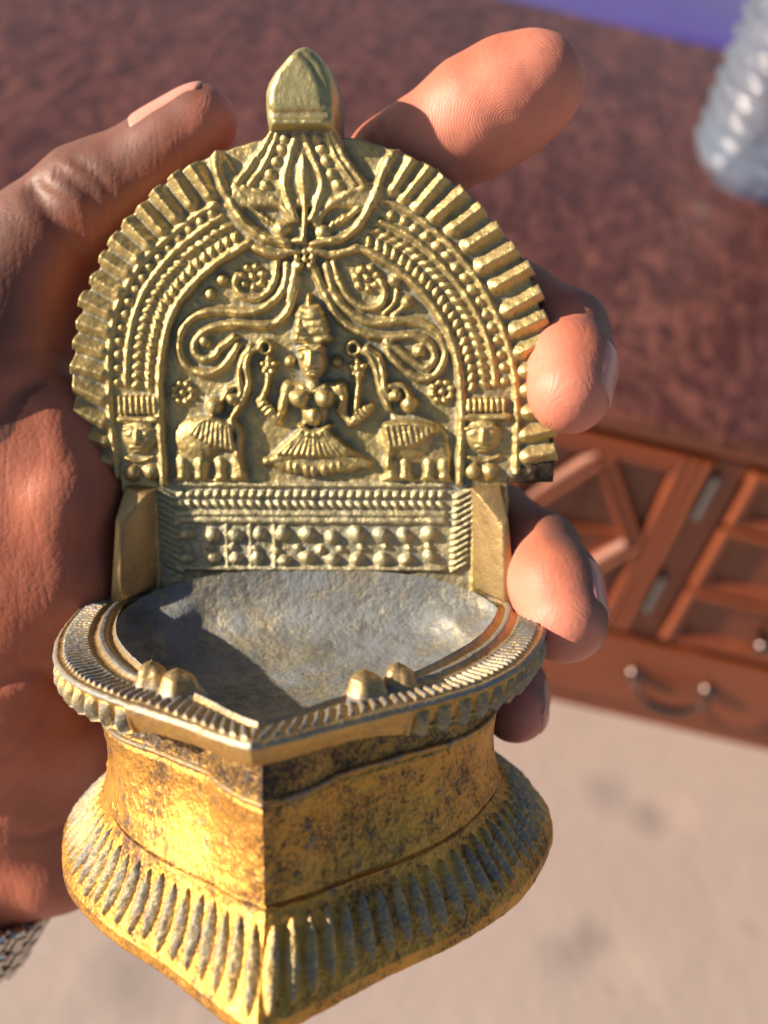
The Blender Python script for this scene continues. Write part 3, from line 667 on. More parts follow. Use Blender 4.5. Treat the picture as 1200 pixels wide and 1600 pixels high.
# two elephants raising their trunks
for s, body, legs, base, hb, ear, tr1, tr2, ring, bl_t, bl_b, fr in (
    ('L', [(-27.06,23.81),(-27.24,28.29),(-26.02,32.22),(-23.02,35.07),(-19.3,36.61),(-15.13,36.33),(-13.67,32.95),(-14.08,28.26),(-13.17,23.79),(-17.12,23.79),(-17.46,26.17),(-19.92,26.7),(-20.56,23.8)], [(-25.49,25.92),(-22.01,25.91),(-18.0,25.9),(-14.84,25.9)], [(-27.19,23.44),(-12.82,23.21)],
     [(-15.04,39.17),(-18.73,37.74)], [(-17.01,39.17),(-15.75,41.12),(-13.8,41.98)], [(-9.57,48.82),(-11.13,48.22),(-12.23,45.8),(-12.03,42.23),(-12.96,39.16),(-15.14,36.07)], [(-11.36,49.08),(-12.98,46.82),(-13.74,44.02),(-13.43,40.7),(-14.1,39.16)], [(-8.53,49.01)],
     [(-21.88,34.65),(-19.6,35.47),(-15.73,34.0)], [(-23.1,32.88),(-19.25,30.63),(-15.35,29.73)], [(-15.43,35.04),(-13.95,32.44),(-14.45,28.26),(-13.52,24.32)]),
    ('R', [(13.9,23.75),(14.46,28.19),(14.28,32.86),(15.7,35.94),(20.32,36.44),(24.17,34.63),(26.49,31.78),(27.17,28.16),(26.78,23.73),(21.85,23.74),(21.34,26.35),(19.01,26.36),(18.74,23.74)], [(15.63,25.84),(18.23,25.83),(22.74,25.83),(25.84,25.82)], [(13.9,23.38),(27.19,23.15)],
     [(16.39,39.73),(19.05,38.08)], [(15.37,41.47),(17.78,41.45),(19.05,39.77)], [(9.65,48.43),(11.68,46.91),(12.83,44.12),(13.42,41.07),(15.19,37.23)], [(10.93,48.68),(13.21,46.9),(14.06,44.11),(14.34,41.06),(15.46,39.02)], [(8.38,48.7)],
     [(14.5,34.1),(18.78,34.39),(23.41,33.6)], [(15.3,30.16),(19.54,30.51),(23.56,32.83)], [(14.49,33.63),(15.14,30.27),(14.86,26.1)])):
    e = new_id('elephant_figure')
    pad(body, 1.0, 1.6, e, .0); bc = np.mean(np.array(body)[:7], 0) + (0, -.6); ball(bc, 5.5, 2.3, e, .1, 4.4)
    for p in legs: ridge([(p[0], p[1] + .8), (p[0], p[1] - 1.6)], 1.1, 1.3, e, .6); ball((p[0], p[1] - 1.9), 1.35, 1.9, e, .3, .7)
    ridge(base, .45, .9, e, .1); ridge(fr, .9, 2.2, e, .3)
    ball(hb[0], 1.35, 2.9, e, .4); ball(hb[1], 1.85, 3.0, e, .4); ridge(ear, .7, 1.8, e, .3)
    ridge(UPA(ear, .35, .35), .5, 1.5, e, .2)
    ridge(tr1, .75, 2.0, e, .3); ridge(tr2, .75, 2.0, e, .3)
    P = [(ring[0][0] + 1.15 * math.cos(a), ring[0][1] + 1.15 * math.sin(a)) for a in np.linspace(0, math.tau, 14)]; ridge(P, .5, 1.9, e, .3)
    qt, _ = resample(bl_t, 9); qb, _ = resample(bl_b, 9)
    pad(list(bl_t) + list(bl_b)[::-1], 1.4, .8, e, 1.2)
    for a, b in zip(qt, qb): ridge([a, b], .42, 1.1, e, 2.1, .55, smooth=False); ball(b, .68, 1.2, e, 1.9)
    ridge(bl_t, .55, 1.3, e, 2.0)

# lower register: ropes, rules and two rows of bosses
def hrow(v, u0=278, u1=694): return UNP([(u0, v), ((u0 + u1) / 2, v + 1.5), (u1, v + 2)])
LOW = new_id('lower_register', 'lower')
Hq = (GY < 23.0) & (np.abs(GX) < 30.5); LB[Hq & (LB == 0)] = LOW
for v, wd in ((757, .55), (802, .7), (813, .7), (888, .6)): ridge(hrow(v), wd, 1.0, LOW, .0)
for v, n_, ang in ((772, 30, .7), (788, 30, -.7)):
    qx, _ = resample(hrow(v), n_, .01, .99)
    for c in qx: ball(c, 1.02, 1.2, new_id('rope_bead', 'lower', LOW), .05, .68, ang + RNG.normal(0, .1))
for v, n_, r_ in ((835, 11, 1.5), (855, 12, .8), (873, 11, 1.35)):
    qx, _ = resample(hrow(v, 292, 672), n_, 0, 1)
    for k, c in enumerate(qx): ball(c + RNG.normal(0, .22, 2), r_ * RNG.uniform(.8, 1.1), (1.5 if r_ > 1 else 1.0), new_id('boss', 'lower', LOW), .05, r_ * RNG.uniform(.85, 1.2), RNG.uniform(0, 3))
for u in (355, 392, 430): ridge(UNP([(u - 2, 822), (u, 885)]), .45, .8, LOW, .05, smooth=False)
for k in range(12):     # hatched strips at the two ends of the register
    v = 770 + k * 10.5
    ridge(UNP([(246 + k * 1.0, v - 6), (272 + k * 1.2, v + 8)]), .38, .7, LOW, .5, smooth=False)
    ridge(UNP([(738 - k * .8, v - 6), (712 - k * .6, v + 8)]), .38, .7, LOW, .5, smooth=False)

# cast skin: soften, roughen, drop away at the outline
Hf = np.where(Hf > 0, Hf * .86, Hf); Hs = .62 * blur(Hf, 0.75) + .38 * blur(Hf, 2.5)
Hs += np.where(np.isin(LB, [FI]), .4, 1.0) * (0.02 * noise2(Hs.shape, 1.5) + 0.035 * noise2(Hs.shape, 3) + 0.045 * noise2(Hs.shape, 8))
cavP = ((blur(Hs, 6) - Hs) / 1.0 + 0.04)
EDG = OUT_SD + 0.10 * noise2(Hs.shape, 5)
k = (EDG / 0.55).clip(0, 1); Hs = Hs - 0.6 * (1 - np.sqrt(1 - (1 - k) ** 2))
drop = (-EDG / 0.32).clip(0, 1)
THICK = -6.5
Hs = Hs * (1 - drop) + THICK * drop
XX = GX + 0; YY = GY + 0
V = np.stack([XX, YY, Hs], -1).reshape(-1, 3)
F = grid_faces(*GX.shape)
keep = (Hs > THICK + .01).reshape(-1)[F].any(1); F = F[keep]
gyv, gxv = np.gradient(Hs, ST); Nn = np.stack([-gxv, -gyv, np.ones_like(Hs)], -1).reshape(-1, 3); Nn /= np.linalg.norm(Nn, axis=1, keepdims=True)
fl = LB.reshape(-1)[F]; flab = fl.max(1)
cut = (drop.reshape(-1)[F] > 0).any(1)
flab_edge = flab.copy()
back_plate = None
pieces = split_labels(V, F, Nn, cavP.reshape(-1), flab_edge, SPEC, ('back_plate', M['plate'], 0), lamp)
back_plate = pieces[0]
tops = {'arch_band', 'finial', 'crest', 'goddess_figure', 'elephant_figure', 'guardian_face', 'lower_register', 'back_plate', 'scroll'}
for i, o in pieces.items():
    nm, _, pr = SPEC.get(i, ('back_plate', None, 0))
    if i == 0 or nm in tops: o.parent = lamp
    elif pr: o.parent = pieces[pr]
    else: o.parent = back_plate
# flat back of the plate
bk = OUT_SD[::6, ::6] > -0.2
gxx, gyy = GX[::6, ::6], GY[::6, ::6]; Fb = grid_faces(*gxx.shape); Fb = Fb[bk.reshape(-1)[Fb].all(1)][:, ::-1]
u, inv = np.unique(Fb, return_inverse=True)
mesh_np('plate_back', np.stack([gxx, gyy, np.full(gxx.shape, THICK + .05)], -1).reshape(-1, 3)[u], inv.reshape(-1, 4), M['plate'], back_plate)

# ------------------------------------------------------------------ bowl, rim, waist and foot: one loft round a pointed plan
CZ = 32.0
PL = {
 'OUT': [(0, 75.6), (8.5, 69.6), (17, 63.5), (25, 57.6), (32, 51), (37.5, 42.5), (41, 33), (43.2, 24), (44.6, 12), (44.2, 4), (40, -2.5), (20, -4.5), (0, -4.5)],
 'IN':  [(0, 69.6), (6, 63.8), (12.3, 57), (19.7, 49.2), (22.2, 46.2), (27.5, 37.5), (31.5, 29), (34.6, 18), (35.8, 9), (34.4, 5.2), (31, 3.0), (24, 1.6), (13, .8), (0, .6)],
 'WT':  [(0, 68.0), (9.5, 57.6), (19.3, 50), (26, 45.2), (31, 39), (34, 31), (34.3, 24), (32.5, 12), (26, 2), (14, -4), (0, -6)],
 'WB':  [(0, 68.4), (9, 61.9), (18.7, 54.6), (25.9, 47.2), (31, 38.6), (34.6, 29), (34.8, 22), (32, 10), (25, 0), (13, -6), (0, -8)],
 'FT':  [(0, 78), (7, 72.2), (16, 63.8), (26, 55.6), (34.6, 46.6), (39.8, 38.5), (44, 27.5), (45.9, 18), (45, 7), (40, -7), (30, -17), (15, -23), (0, -25)]}
NP = 1792
ang = np.linspace(-math.pi, math.pi, NP, endpoint=False)          # 0 = spout tip, + = right
def plan(P):
    P = np.array(P, float); a = np.arctan2(P[:, 0], P[:, 1] - CZ)
    r = np.hypot(P[:, 0], P[:, 1] - CZ)
    Q = smooth_line(P[1:], 10); Q = np.vstack([P[:1], Q])                # keep the tip sharp
    a = np.arctan2(Q[:, 0], Q[:, 1] - CZ); r = np.hypot(Q[:, 0], Q[:, 1] - CZ); a[-1] = math.pi
    o = np.argsort(a); return np.interp(np.abs(ang), a[o], r[o])
RP = {k: plan(v) for k, v in PL.items()}
def arclen(r):
    x, z = r * np.sin(ang), r * np.cos(ang); d = np.hypot(np.diff(x), np.diff(z)); s = np.r_[0, np.cumsum(d)]
    return s - np.interp(0, ang, s)                                       # signed, 0 at the tip
S_rim, S_foot = arclen(RP['OUT']), arclen(RP['FT'])

def surf(rr, yy):
    """rr, yy: (rows, NP) -> vertices, faces, normals"""
    X = rr * np.sin(ang); Z = CZ + rr * np.cos(ang)
    P = np.stack([X, yy, Z], -1)
    du = np.roll(P, -1, 1) - np.roll(P, 1, 1); dv = np.gradient(P, axis=0)
    n = np.cross(du, dv); l = np.linalg.norm(n, axis=-1, keepdims=True); n = n / np.maximum(l, 1e-9)
    F = grid_faces(rr.shape[0], NP, True)
    return P, F, n

def pn(rr, yy, *terms):
    """cast roughness measured in mm over the real surface"""
    P = surf(rr, yy)[0]; return sum(a * 2.2 * vnoise(P, s, i) for i, (a, s) in enumerate(terms))

def lens(t, a, b):           # pointed groove profile along t in a..b
    u = ((t - a) / (b - a)).clip(0, 1); return np.sin(u * math.pi) ** 0.7

def build(rr, yy, disp, cav, spec, flabv, default, flip=False):
    P, F, n = surf(rr, yy)
    P = P + n * disp[..., None]
    du = np.roll(P, -1, 1) - np.roll(P, 1, 1); dv = np.gradient(P, axis=0)
    n2 = np.cross(du, dv); n2 /= np.maximum(np.linalg.norm(n2, axis=-1, keepdims=True), 1e-9)
    # Face winding follows du x dv
    return split_labels(P.reshape(-1, 3), F, n2.reshape(-1, 3), cav.reshape(-1), flabv.reshape(-1)[F].min(1), spec, default, lamp)

# --- rim: top face with rules and slanted hatching, then the notched outer edge
front = np.abs(S_rim) < 25.5                                   # straight sides of the spout
tt = np.concatenate([np.linspace(0, 1, 58), 1 + np.linspace(0, 1, 34)[1:]])[:, None]   # 0..1 top, 1..2 outer edge
top = tt.clip(0, 1); side = (tt - 1).clip(0, 1)
gad = (1 - np.exp(-((np.abs(S_rim) - 25.5).clip(0, 99) / 1.0) ** 2))
low = RP['OUT'] - 1.3 - 0.6 * (np.abs(S_rim) < 25)
rr = RP['IN'] + (RP['OUT'] - RP['IN']) * top
edge_round = np.sqrt(np.maximum(1 - (1 - (side / .12).clip(0, 1)) ** 2, 0))
rr = rr + (low - RP['OUT']) * side ** 1.4
lipd = 4.6 - 1.5 * np.exp(-(np.abs(S_rim) / 24) ** 8)
yy = 0 * rr + 0.0 - lipd * side - 0.9 * (top > .93) * ((top - .93) / .07) ** 2
yy = yy + 0.0 * ang
fr = np.exp(-(np.abs(S_rim) / 26) ** 8)                         # 1 on the spout, 0 round the bowl
prof_round = np.interp(top, [0, .06, .13, .2, .28, .34, .42, .46, .50, .84, .88, .93, 1], [-.5, .35, .4, -.35, -.4, .3, .35, -.1, -.15, -.15, .35, .35, -.1])
prof_front = np.interp(top, [0, .10, .2, .26, .78, .84, .92, 1], [-.4, .35, .3, -.15, -.15, .35, .35, -.1])
disp = prof_round * (1 - fr) + prof_front * fr
hz = np.where(fr > .5, ((top > .26) & (top < .79)), ((top > .5) & (top < .85))) * (side == 0)
hz = blur(hz.astype(float), 1.2)
slant = np.where(fr > .5, 1.6, 2.6) * np.sign(S_rim)
ph = (np.abs(S_rim) + 2.2 * top) / np.where(fr > .5, 2.05, 1.75)
hatch = np.abs(((ph % 1) - .5) * 2)                             # 0..1 triangle
hatch = np.clip((hatch - .25) / .4, 0, 1)
disp = disp + hz * (0.55 * hatch - .1)
nid = np.floor((np.abs(S_rim) - 25.5) / 4.1); nph = ((np.abs(S_rim) - 25.5) / 4.1) % 1
notch = np.clip(1 - np.abs(nph - .5) / .36, 0, 1) ** .6
nmask = (nid >= 0) & (np.abs(S_rim) < 88)
nside = lens(side, .22, 1.06)
disp = disp + np.where(nmask, (0.95 * np.sin(side.clip(0, 1) * math.pi) ** .5 - 1.75 * notch * nside) * (side > 0), 0)
disp = disp + pn(rr, yy, (.05, .45), (.07, 1.4), (.06, 4))
cav = np.clip(-disp * .55 + .12, -.5, 1.2)
cav = np.where((side == 0), (blur(disp, 4) - disp) * 1.3 + .22, cav * .9)
spec = {999: ('rim_edge', M['edge'], 0)}; lab = np.zeros(rr.shape, int)
cutn = nmask & (notch > .3); idl = (1 + nid + np.where(S_rim > 0, 100, 0)).astype(int)
lab = np.where(cutn & (side > .25) & (side < 1), idl, np.where((side > .06) + 0 * lab, 999, 0))
for i in np.unique(lab):
    if i and i != 999: spec[int(i)] = ('edge_notch', M['flute'], 0)
rim = build(rr, yy, disp, cav, spec, lab, ('rim', M['rim'], 0))
for i, o in rim.items():
    if i: o.parent = rim[0]

# --- bowl: inner lip down a rounded wall to the floor
tv = np.linspace(0, 1, 72)[:, None]
a_ = tv * math.pi / 2; n_ = 2 / 3.4
zi = RP['IN'] * np.cos(ang) + CZ; xi = RP['IN'] * np.sin(ang)
back_rise = 5.8 * np.clip(1 - (np.abs(xi) / 37) ** 3, 0, 1) * (0.5 - 0.5 * np.tanh((zi - 5.0) / 2.5)) + 0 * tv
depth = 11.0
rs = np.cos(a_) ** n_; ys = np.sin(a_) ** n_
inner = np.minimum(RP['IN'], RP['WT'] - 1.6); inner = blur(np.tile(inner, (3, 3)), 14)[1, NP:2 * NP]; wq = (tv / .16).clip(0, 1); wq = wq * wq * (3 - 2 * wq)
rr = (RP['IN'] * (1 - wq) + np.minimum(inner, RP['IN']) * wq) * rs + 0.02; yy = -0.4 + back_rise * (1 - ys) - depth * ys
disp = pn(rr, yy, (.035, .5), (.06, 1.3), (.12, 5), (.1, 13))
cav = .3 + pn(rr, yy, (.25, 3.), (.35, 9.))
build(rr, yy, disp, cav, {}, np.zeros(rr.shape, int), ('bowl', M['bowl'], 0))

# --- under the rim, recessed strip, waist with its two faces
tv = np.linspace(0, 1, 120)[:, None]
lowr = low
k1 = RP['WT']; k2 = RP['WB']
rr = np.where(tv < .12, lowr + (k1 - 1.3 - lowr) * (tv / .12), 0)
rr = np.where((tv >= .12) & (tv < .36), k1 - 1.3 + 1.1 * np.sin((tv - .12) / .24 * 1.57), rr)
wv = ((tv - .36) / .60).clip(0, 1)
rr = np.where((tv >= .36), k1 + (k2 - k1) * wv + .45 - 1.1 * np.sin(wv * math.pi) * (1 - .6 * np.exp(-(S_rim / 6) ** 2)), rr)
yy = np.where(tv < .12, -lipd - .6 * tv / .12, np.where(tv < .36, -lipd - .6 - (11.6 - lipd) * (tv - .12) / .24, -12.2 - 14.4 * wv)) + 0 * ang
disp = pn(rr, yy, (.05, .5), (.07, 1.4), (.10, 6))
disp = disp - .35 * np.exp(-((tv - .36) / .012) ** 2) + .3 * np.exp(-((tv - .385) / .016) ** 2)
sp = np.clip(pn(rr, yy, (1.2, .9), (.8, 3.)) - .9, 0, 1); disp = disp - .25 * sp
cav = .02 + .55 * np.exp(-((tv - .365) / .012) ** 2) + pn(rr, yy, (.2, 2.5)) + .5 * sp
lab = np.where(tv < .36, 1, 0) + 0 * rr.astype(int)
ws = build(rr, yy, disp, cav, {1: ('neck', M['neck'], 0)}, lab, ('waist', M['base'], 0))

# --- foot: wire bead, flaring skirt cut with pointed flutes, thick lip and hollow underside
tv = np.linspace(0, 1, 170)[:, None]
fv = ((tv - .10) / .80).clip(0, 1)
rr = np.where(tv < .10, k2 + .3, 0) + np.where(tv >= .10, k2 + (RP['FT'] - k2) * fv ** (1.22 - .28 * (1 - np.exp(-(S_foot / 34) ** 2))), 0)
yy = np.where(tv < .10, -26.4 - 1.4 * tv / .10, -27.8 - 11.4 * fv) + 0 * ang
under = ((tv - .90) / .10).clip(0, 1)
yy = yy - 2.0 * np.minimum(under * 2.5, 1); rr = rr - 9.0 * np.maximum(under - .4, 0) / .6
disp = .8 * np.sin((tv / .10).clip(0, 1) * math.pi) * (tv < .10)
FS = 3.6
fph = (np.abs(S_foot) / FS) % 1; fid = np.floor(np.abs(S_foot) / FS)
jit = RNG.uniform(-.05, .05, 200)[fid.astype(int)]; jl = RNG.uniform(-.035, .035, 200)[fid.astype(int)]
fl_w = lens(fv, .12 + jl, .90 + jl) ** 1.0 * (tv < .9)
gro = np.clip(1 - (np.abs(fph - .5 + jit * .5) / (.45 * np.maximum(fl_w, .05))) ** 1.6, 0, 1) * (fl_w > .05)
gro = blur(gro, 1.0)
disp = disp - .95 * gro * (.55 + .45 * fl_w)
disp = disp + pn(rr, yy, (.05, .5), (.08, 1.4), (.12, 6)) - .2 * gro * np.abs(pn(rr, yy, (1., .8)))
cav = .02 + .36 * gro + pn(rr, yy, (.2, 2.2)) + .25 * np.exp(-((tv - .105) / .012) ** 2) + .3 * np.exp(-(tv / .012) ** 2)
lab = np.where((gro > .25), (1 + fid + np.where(S_foot > 0, 100, 0)), 0).astype(int)
spec = {int(i): ('flute', M['flute'], 0) for i in np.unique(lab) if i}
ft = build(rr, yy, disp, cav, spec, lab, ('foot', M['base'], 0))
for i, o in ft.items():
    if i: o.parent = ft[0]

# --- wings joining the plate to the bowl, and the four little knobs on the rim
for s in (-1, 1):
    bm = bmesh.new()
    ins = [(30.2, 2.0, -1.0), (30.0, 22.5, -1.0), (31.9, 20.9, 4.0), (36.9, 15.0, 6.6), (37.2, 0.2, 6.9)]
    out = [(38.6, -1.0, -1.5), (37.6, 22.8, -1.5), (36.6, 22.2, 2.6), (38.0, 16.4, 6.0), (39.7, -0.6, 6.5)]
    a = [bm.verts.new((s * x, y, z)) for x, y, z in ins]; b = [bm.verts.new((s * x, y, z)) for x, y, z in out]
    bm.faces.new(a); bm.faces.new(b[::-1])
    for i in range(5): bm.faces.new((a[i], a[(i + 1) % 5], b[(i + 1) % 5], b[i]))
    bmesh.ops.recalc_face_normals(bm, faces=bm.faces)
    bmesh.ops.bevel(bm, geom=list(bm.edges), offset=.45, segments=3, affect='EDGES', profile=.5)
    for v in bm.verts: v.co *= .001
    wg = bm_obj('wing', bm, M['rim'], lamp, smooth='angle')
for s in (-1, 1):
    for kx, kz, kr in ((18.5, 53.2, 2.5), (13.7, 56.6, 2.9)):
        th = np.linspace(0, math.tau, 40, endpoint=False); hv = np.linspace(0, 1, 22)[:, None]
        rk = kr * np.interp(hv, [0, .15, .4, .72, .88, 1], [1.35, 1.05, .92, .78, .5, 0.01]) * (1 + .07 * np.sin(3 * th + kx) + .05 * np.sin(5 * th + kz))
        P = np.stack([s * kx + rk * np.cos(th), -.4 + 3.7 * hv + 0 * rk - .3 * np.cos(th) * hv, kz + rk * np.sin(th) * 1.05], -1).reshape(-1, 3)
        P += RNG.normal(0, .025, P.shape)
        ko = mesh_np('knob', P, grid_faces(22, 40, True)[:, ::-1], M['rim'], rim[0], attrs={'cav': np.repeat(np.interp(hv[:, 0], [0, .3, .6], [.6, .2, 0]), 40)})

# ------------------------------------------------------------------ the hand that holds the lamp (lamp mm)
BONES = {   # chains of (joint, radius); D = direction of the back of that finger
 'index': ([((-26.39,26.27,-30.00), 12.5), ((-0.40,63.78,-24.00), 11.5), ((16.28,84.42,-17.00), 10.2), ((22.10,87.33,-15.00), 10.3), ((32.13,93.20,-13.00), 11.4), ((38.87,96.67,-12.00), 11.2), ((43.18,98.72,-11.00), 9.6)], (-.2, .3, -.9)),
 'middle': ([((-19.94,11.25,-32.00), 12.0), ((25.51,51.52,-28.00), 11.0), ((40.21,56.70,-22.00), 9.6), ((50.00,51.31,-10.00), 8.4), ((50.06,45.25,-1.00), 8.3), ((49.13,40.41,4.00), 7.9)], (.75, .35, -.5)),
 'ring': ([((-17.50,-6.91,-32.00), 11.5), ((19.85,7.56,-28.00), 10.4), ((36.56,10.53,-20.00), 9.2), ((44.72,8.23,-3.00), 8.1), ((46.79,4.00,8.00), 8.4), ((47.82,-0.96,14.00), 8.1)], (.75, .5, -.4)),
 'pinky': ([((-20.70,-24.91,-30.00), 10.5), ((12.62,-18.17,-24.00), 9.0), ((32.38,-18.52,-14.00), 7.8), ((39.59,-20.68,-4.00), 7.2), ((40.05,-22.97,2.00), 6.7)], (.6, .5, -.6)),
 'thumb': ([((-83.11,-31.45,-9.00), 20.0), ((-75.67,13.44,-4.00), 19.5), ((-67.81,43.20,-8.00), 16.5), ((-62.74,61.27,-14.00), 13.2), ((-56.46,70.34,-16.00), 11.6), ((-46.26,79.00,-15.00), 9.9), ((-37.61,83.13,-15.00), 8.4), ((-29.56,87.80,-14.00), 7.7), ((-22.67,92.87,-13.00), 7.4)], (-.62, .55, .25)),
 'thenar': ([((-58.97,42.86,-15.00), 9.0), ((-52.48,31.69,-5.00), 10.0), ((-50.25,19.23,-1.00), 11.2), ((-53.56,2.96,-3.00), 14.0), ((-62.39,-22.14,-12.00), 18.0), ((-70.15,-49.37,-16.00), 19.0)], (-.3, 0, -1)),
 'thenar_fill': ([((-67.11,40.55,-9.00), 12.5), ((-62.64,23.88,-5.00), 14.0), ((-64.31,4.05,-4.00), 16.5), ((-70.50,-24.05,-9.00), 19.0)], (-.3, 0, -1)),
 'heel': ([((-66.95,-44.92,-20.00), 17.0), ((-63.32,-63.85,-17.00), 14.2), ((-73.84,-63.47,-19.00), 17.0)], (-.3, 0, -1)),
 'palm_a': ([((-84.65,-68.45,-22.00), 17.0), ((-56.68,-20.12,-34.00), 15.0), ((-26.82,26.06,-32.00), 12.0)], (0, 0, -1)),
 'palm_b': ([((-76.29,-69.38,-24.00), 15.0), ((-46.32,-29.62,-34.00), 14.0), ((-20.12,11.08,-33.00), 12.0)], (0, 0, -1)),
 'palm_c': ([((-69.98,-67.65,-24.00), 14.0), ((-40.26,-38.86,-33.00), 13.5), ((-17.54,-8.45,-32.00), 12.0)], (0, 0, -1)),
 'palm_d': ([((-68.54,-69.26,-24.00), 13.5), ((-41.98,-48.22,-32.00), 13.0), ((-20.89,-25.25,-31.00), 11.0)], (0, 0, -1)),
 'web': ([((-68.10,46.71,-24.00), 11.0), ((-50.66,46.53,-27.00), 8.5), ((-25.97,37.79,-30.00), 9.5)], (0, 0, -1)),
 'wrist': ([((-80.56,-66.51,-20.00), 17.5), ((-87.82,-77.19,-20.00), 16.0), ((-105.00,-105.70,-22.00), 17.0), ((-143.40,-169.98,-26.00), 20.0)], (0, 0, -1)),
}
VX = 0.8
lo = np.array([-118.0, -140.0, -62.0]); hi = np.array([70.0, 118.0, 30.0])
shp = np.ceil((hi - lo) / VX).astype(int)
ax = [lo[i] + VX * np.arange(shp[i]) for i in range(3)]
SD = np.full(shp, 60.0, np.float32)
def cone_sd(Px, Py, Pz, a, b, ra, rb):
    a = np.array(a); d = np.array(b) - a; L2 = d @ d
    t = (((Px - a[0]) * d[0] + (Py - a[1]) * d[1] + (Pz - a[2]) * d[2]) / L2).clip(0, 1)
    return np.sqrt((Px - a[0] - t * d[0]) ** 2 + (Py - a[1] - t * d[1]) ** 2 + (Pz - a[2] - t * d[2]) ** 2) - (ra + (rb - ra) * t)
for nm, (ch, _) in BONES.items():
    kk = 2.2 if nm in ('index', 'middle', 'ring', 'pinky') else 5.0
    for (a, ra), (b, rb) in zip(ch, ch[1:]):
        m0 = np.minimum(a, b) - max(ra, rb) - 9; m1 = np.maximum(a, b) + max(ra, rb) + 9
        sl = tuple(slice(max(int((m0[i] - lo[i]) / VX), 0), min(int((m1[i] - lo[i]) / VX) + 1, shp[i])) for i in range(3))
        if any(s_.stop <= s_.start for s_ in sl): continue
        d = cone_sd(ax[0][sl[0]][:, None, None], ax[1][sl[1]][None, :, None], ax[2][sl[2]][None, None, :], a, b, ra, rb).astype(np.float32)
        A = SD[sl]; h = (.5 + .5 * (A - d) / kk).clip(0, 1); SD[sl] = A * (1 - h) + d * h - kk * h * (1 - h)

# creases: (polyline, width, depth)
CREASES = [
 ([(12.36,88.29,-6.00), (19.13,82.07,-2.00), (25.19,78.12,-6.00)], 1.3, .9),
 ([(14.13,91.56,-8.00), (20.33,84.17,-3.00), (26.41,79.88,-6.00)], .8, .5),
 ([(-48.81,82.99,-8.00), (-42.93,78.63,-3.00), (-42.04,72.87,-5.00)], 1.2, .8), ([(-45.52,84.75,-8.00), (-40.04,80.50,-4.00), (-38.75,75.24,-5.00)], .9, .6),
 ([(-51.85,79.40,-8.00), (-46.26,75.11,-3.00), (-46.37,68.08,-5.00)], 1.0, .6),
 ([(-53.89,79.43,-8.00), (-46.91,69.04,-2.00), (-45.79,62.00,-6.00), (-48.40,46.95,-8.00)], 2.2, 1.4),
 ([(-61.56,37.25,0.00), (-53.56,42.21,0.00), (-48.42,39.51,-3.00), (-44.65,31.95,-2.00)], 1.6, .5),
 ([(-60.84,47.21,0.00), (-54.37,49.02,0.00), (-48.96,47.04,-4.00)], 1.2, .4),
 ([(-62.91,-15.93,6.00), (-54.93,-13.21,6.00), (-48.95,-19.93,2.00), (-45.32,-26.93,-2.00)], 1.8, .9),
 ([(-62.23,-31.64,4.00), (-54.65,-22.95,5.00), (-49.20,-13.83,4.00)], 1.3, .6),
 ([(-66.57,-50.56,0.00), (-60.61,-52.95,-2.00), (-54.25,-50.93,-4.00)], 1.2, .5),
 ([(44.76,53.75,-2.00), (48.26,54.66,-1.00), (54.50,53.72,-6.00)], .9, .35), ([(40.96,12.33,0.00), (45.14,10.83,2.00), (51.91,10.01,-2.00)], .9, .35),
]
for P, wd, dp in CREASES:
    P = smooth_line(np.array(P), 5)
    m0 = P.min(0) - 6; m1 = P.max(0) + 6
    sl = tuple(slice(max(int((m0[i] - lo[i]) / VX), 0), min(int((m1[i] - lo[i]) / VX) + 1, shp[i])) for i in range(3))
    best = None
    for a, b in zip(P, P[1:]):
        # distance measured mostly across the skin: depth difference counts for little
        d = cone_sd(ax[0][sl[0]][:, None, None], ax[1][sl[1]][None, :, None], ax[2][sl[2]][None, None, :] * .25, a * (1, 1, .25), b * (1, 1, .25), 0, 0)
        best = d if best is None else np.minimum(best, d)
    SD[sl] += dp * np.exp(-(best / wd) ** 2)

def surface_nets(S):
    inside = S < 0
    c = np.zeros(tuple(n - 1 for n in S.shape), np.uint8)
    for dx in (0, 1):
        for dy in (0, 1):
            for dz in (0, 1): c += inside[dx:S.shape[0] - 1 + dx, dy:S.shape[1] - 1 + dy, dz:S.shape[2] - 1 + dz]
    act = (c > 0) & (c < 8); idx = np.argwhere(act); vid = np.full(act.shape, -1, np.int32); vid[act] = np.arange(len(idx))
    acc = np.zeros((len(idx), 3)); cnt = np.zeros(len(idx)); i, j, k = idx.T
    cor = [(x, y, z) for x in (0, 1) for y in (0, 1) for z in (0, 1)]
    for p in cor:
        for axis in range(3):
            if p[axis]: continue
            r = list(p); r[axis] = 1
            s0 = S[i + p[0], j + p[1], k + p[2]]; s1 = S[i + r[0], j + r[1], k + r[2]]; m = (s0 < 0) != (s1 < 0)
            t = np.where(m, s0 / np.where(m, s0 - s1, 1), 0)
            pt = np.array(p, float)[None].repeat(len(idx), 0); pt[:, axis] = t; acc[m] += pt[m]; cnt[m] += 1
    V = idx + acc / np.maximum(cnt, 1)[:, None]
    F = []
    for axis in range(3):
        b, c2 = [(1, 2), (2, 0), (0, 1)][axis]
        s0 = [slice(None)] * 3; s1 = [slice(None)] * 3; s0[axis] = slice(0, -1); s1[axis] = slice(1, None)
        ch = inside[tuple(s0)] != inside[tuple(s1)]; e = np.argwhere(ch)
        e = e[(e[:, b] > 0) & (e[:, c2] > 0) & (e[:, b] < S.shape[b] - 1) & (e[:, c2] < S.shape[c2] - 1)]
        ins = inside[tuple(e.T)]
        def off(db, dc):
            q_ = e.copy(); q_[:, b] -= db; q_[:, c2] -= dc; return vid[tuple(q_.T)]
        Q = np.stack([off(0, 0), off(1, 0), off(1, 1), off(0, 1)], -1)
        Q[~ins] = Q[~ins][:, ::-1]
        F.append(Q)
    return V, np.concatenate(F)
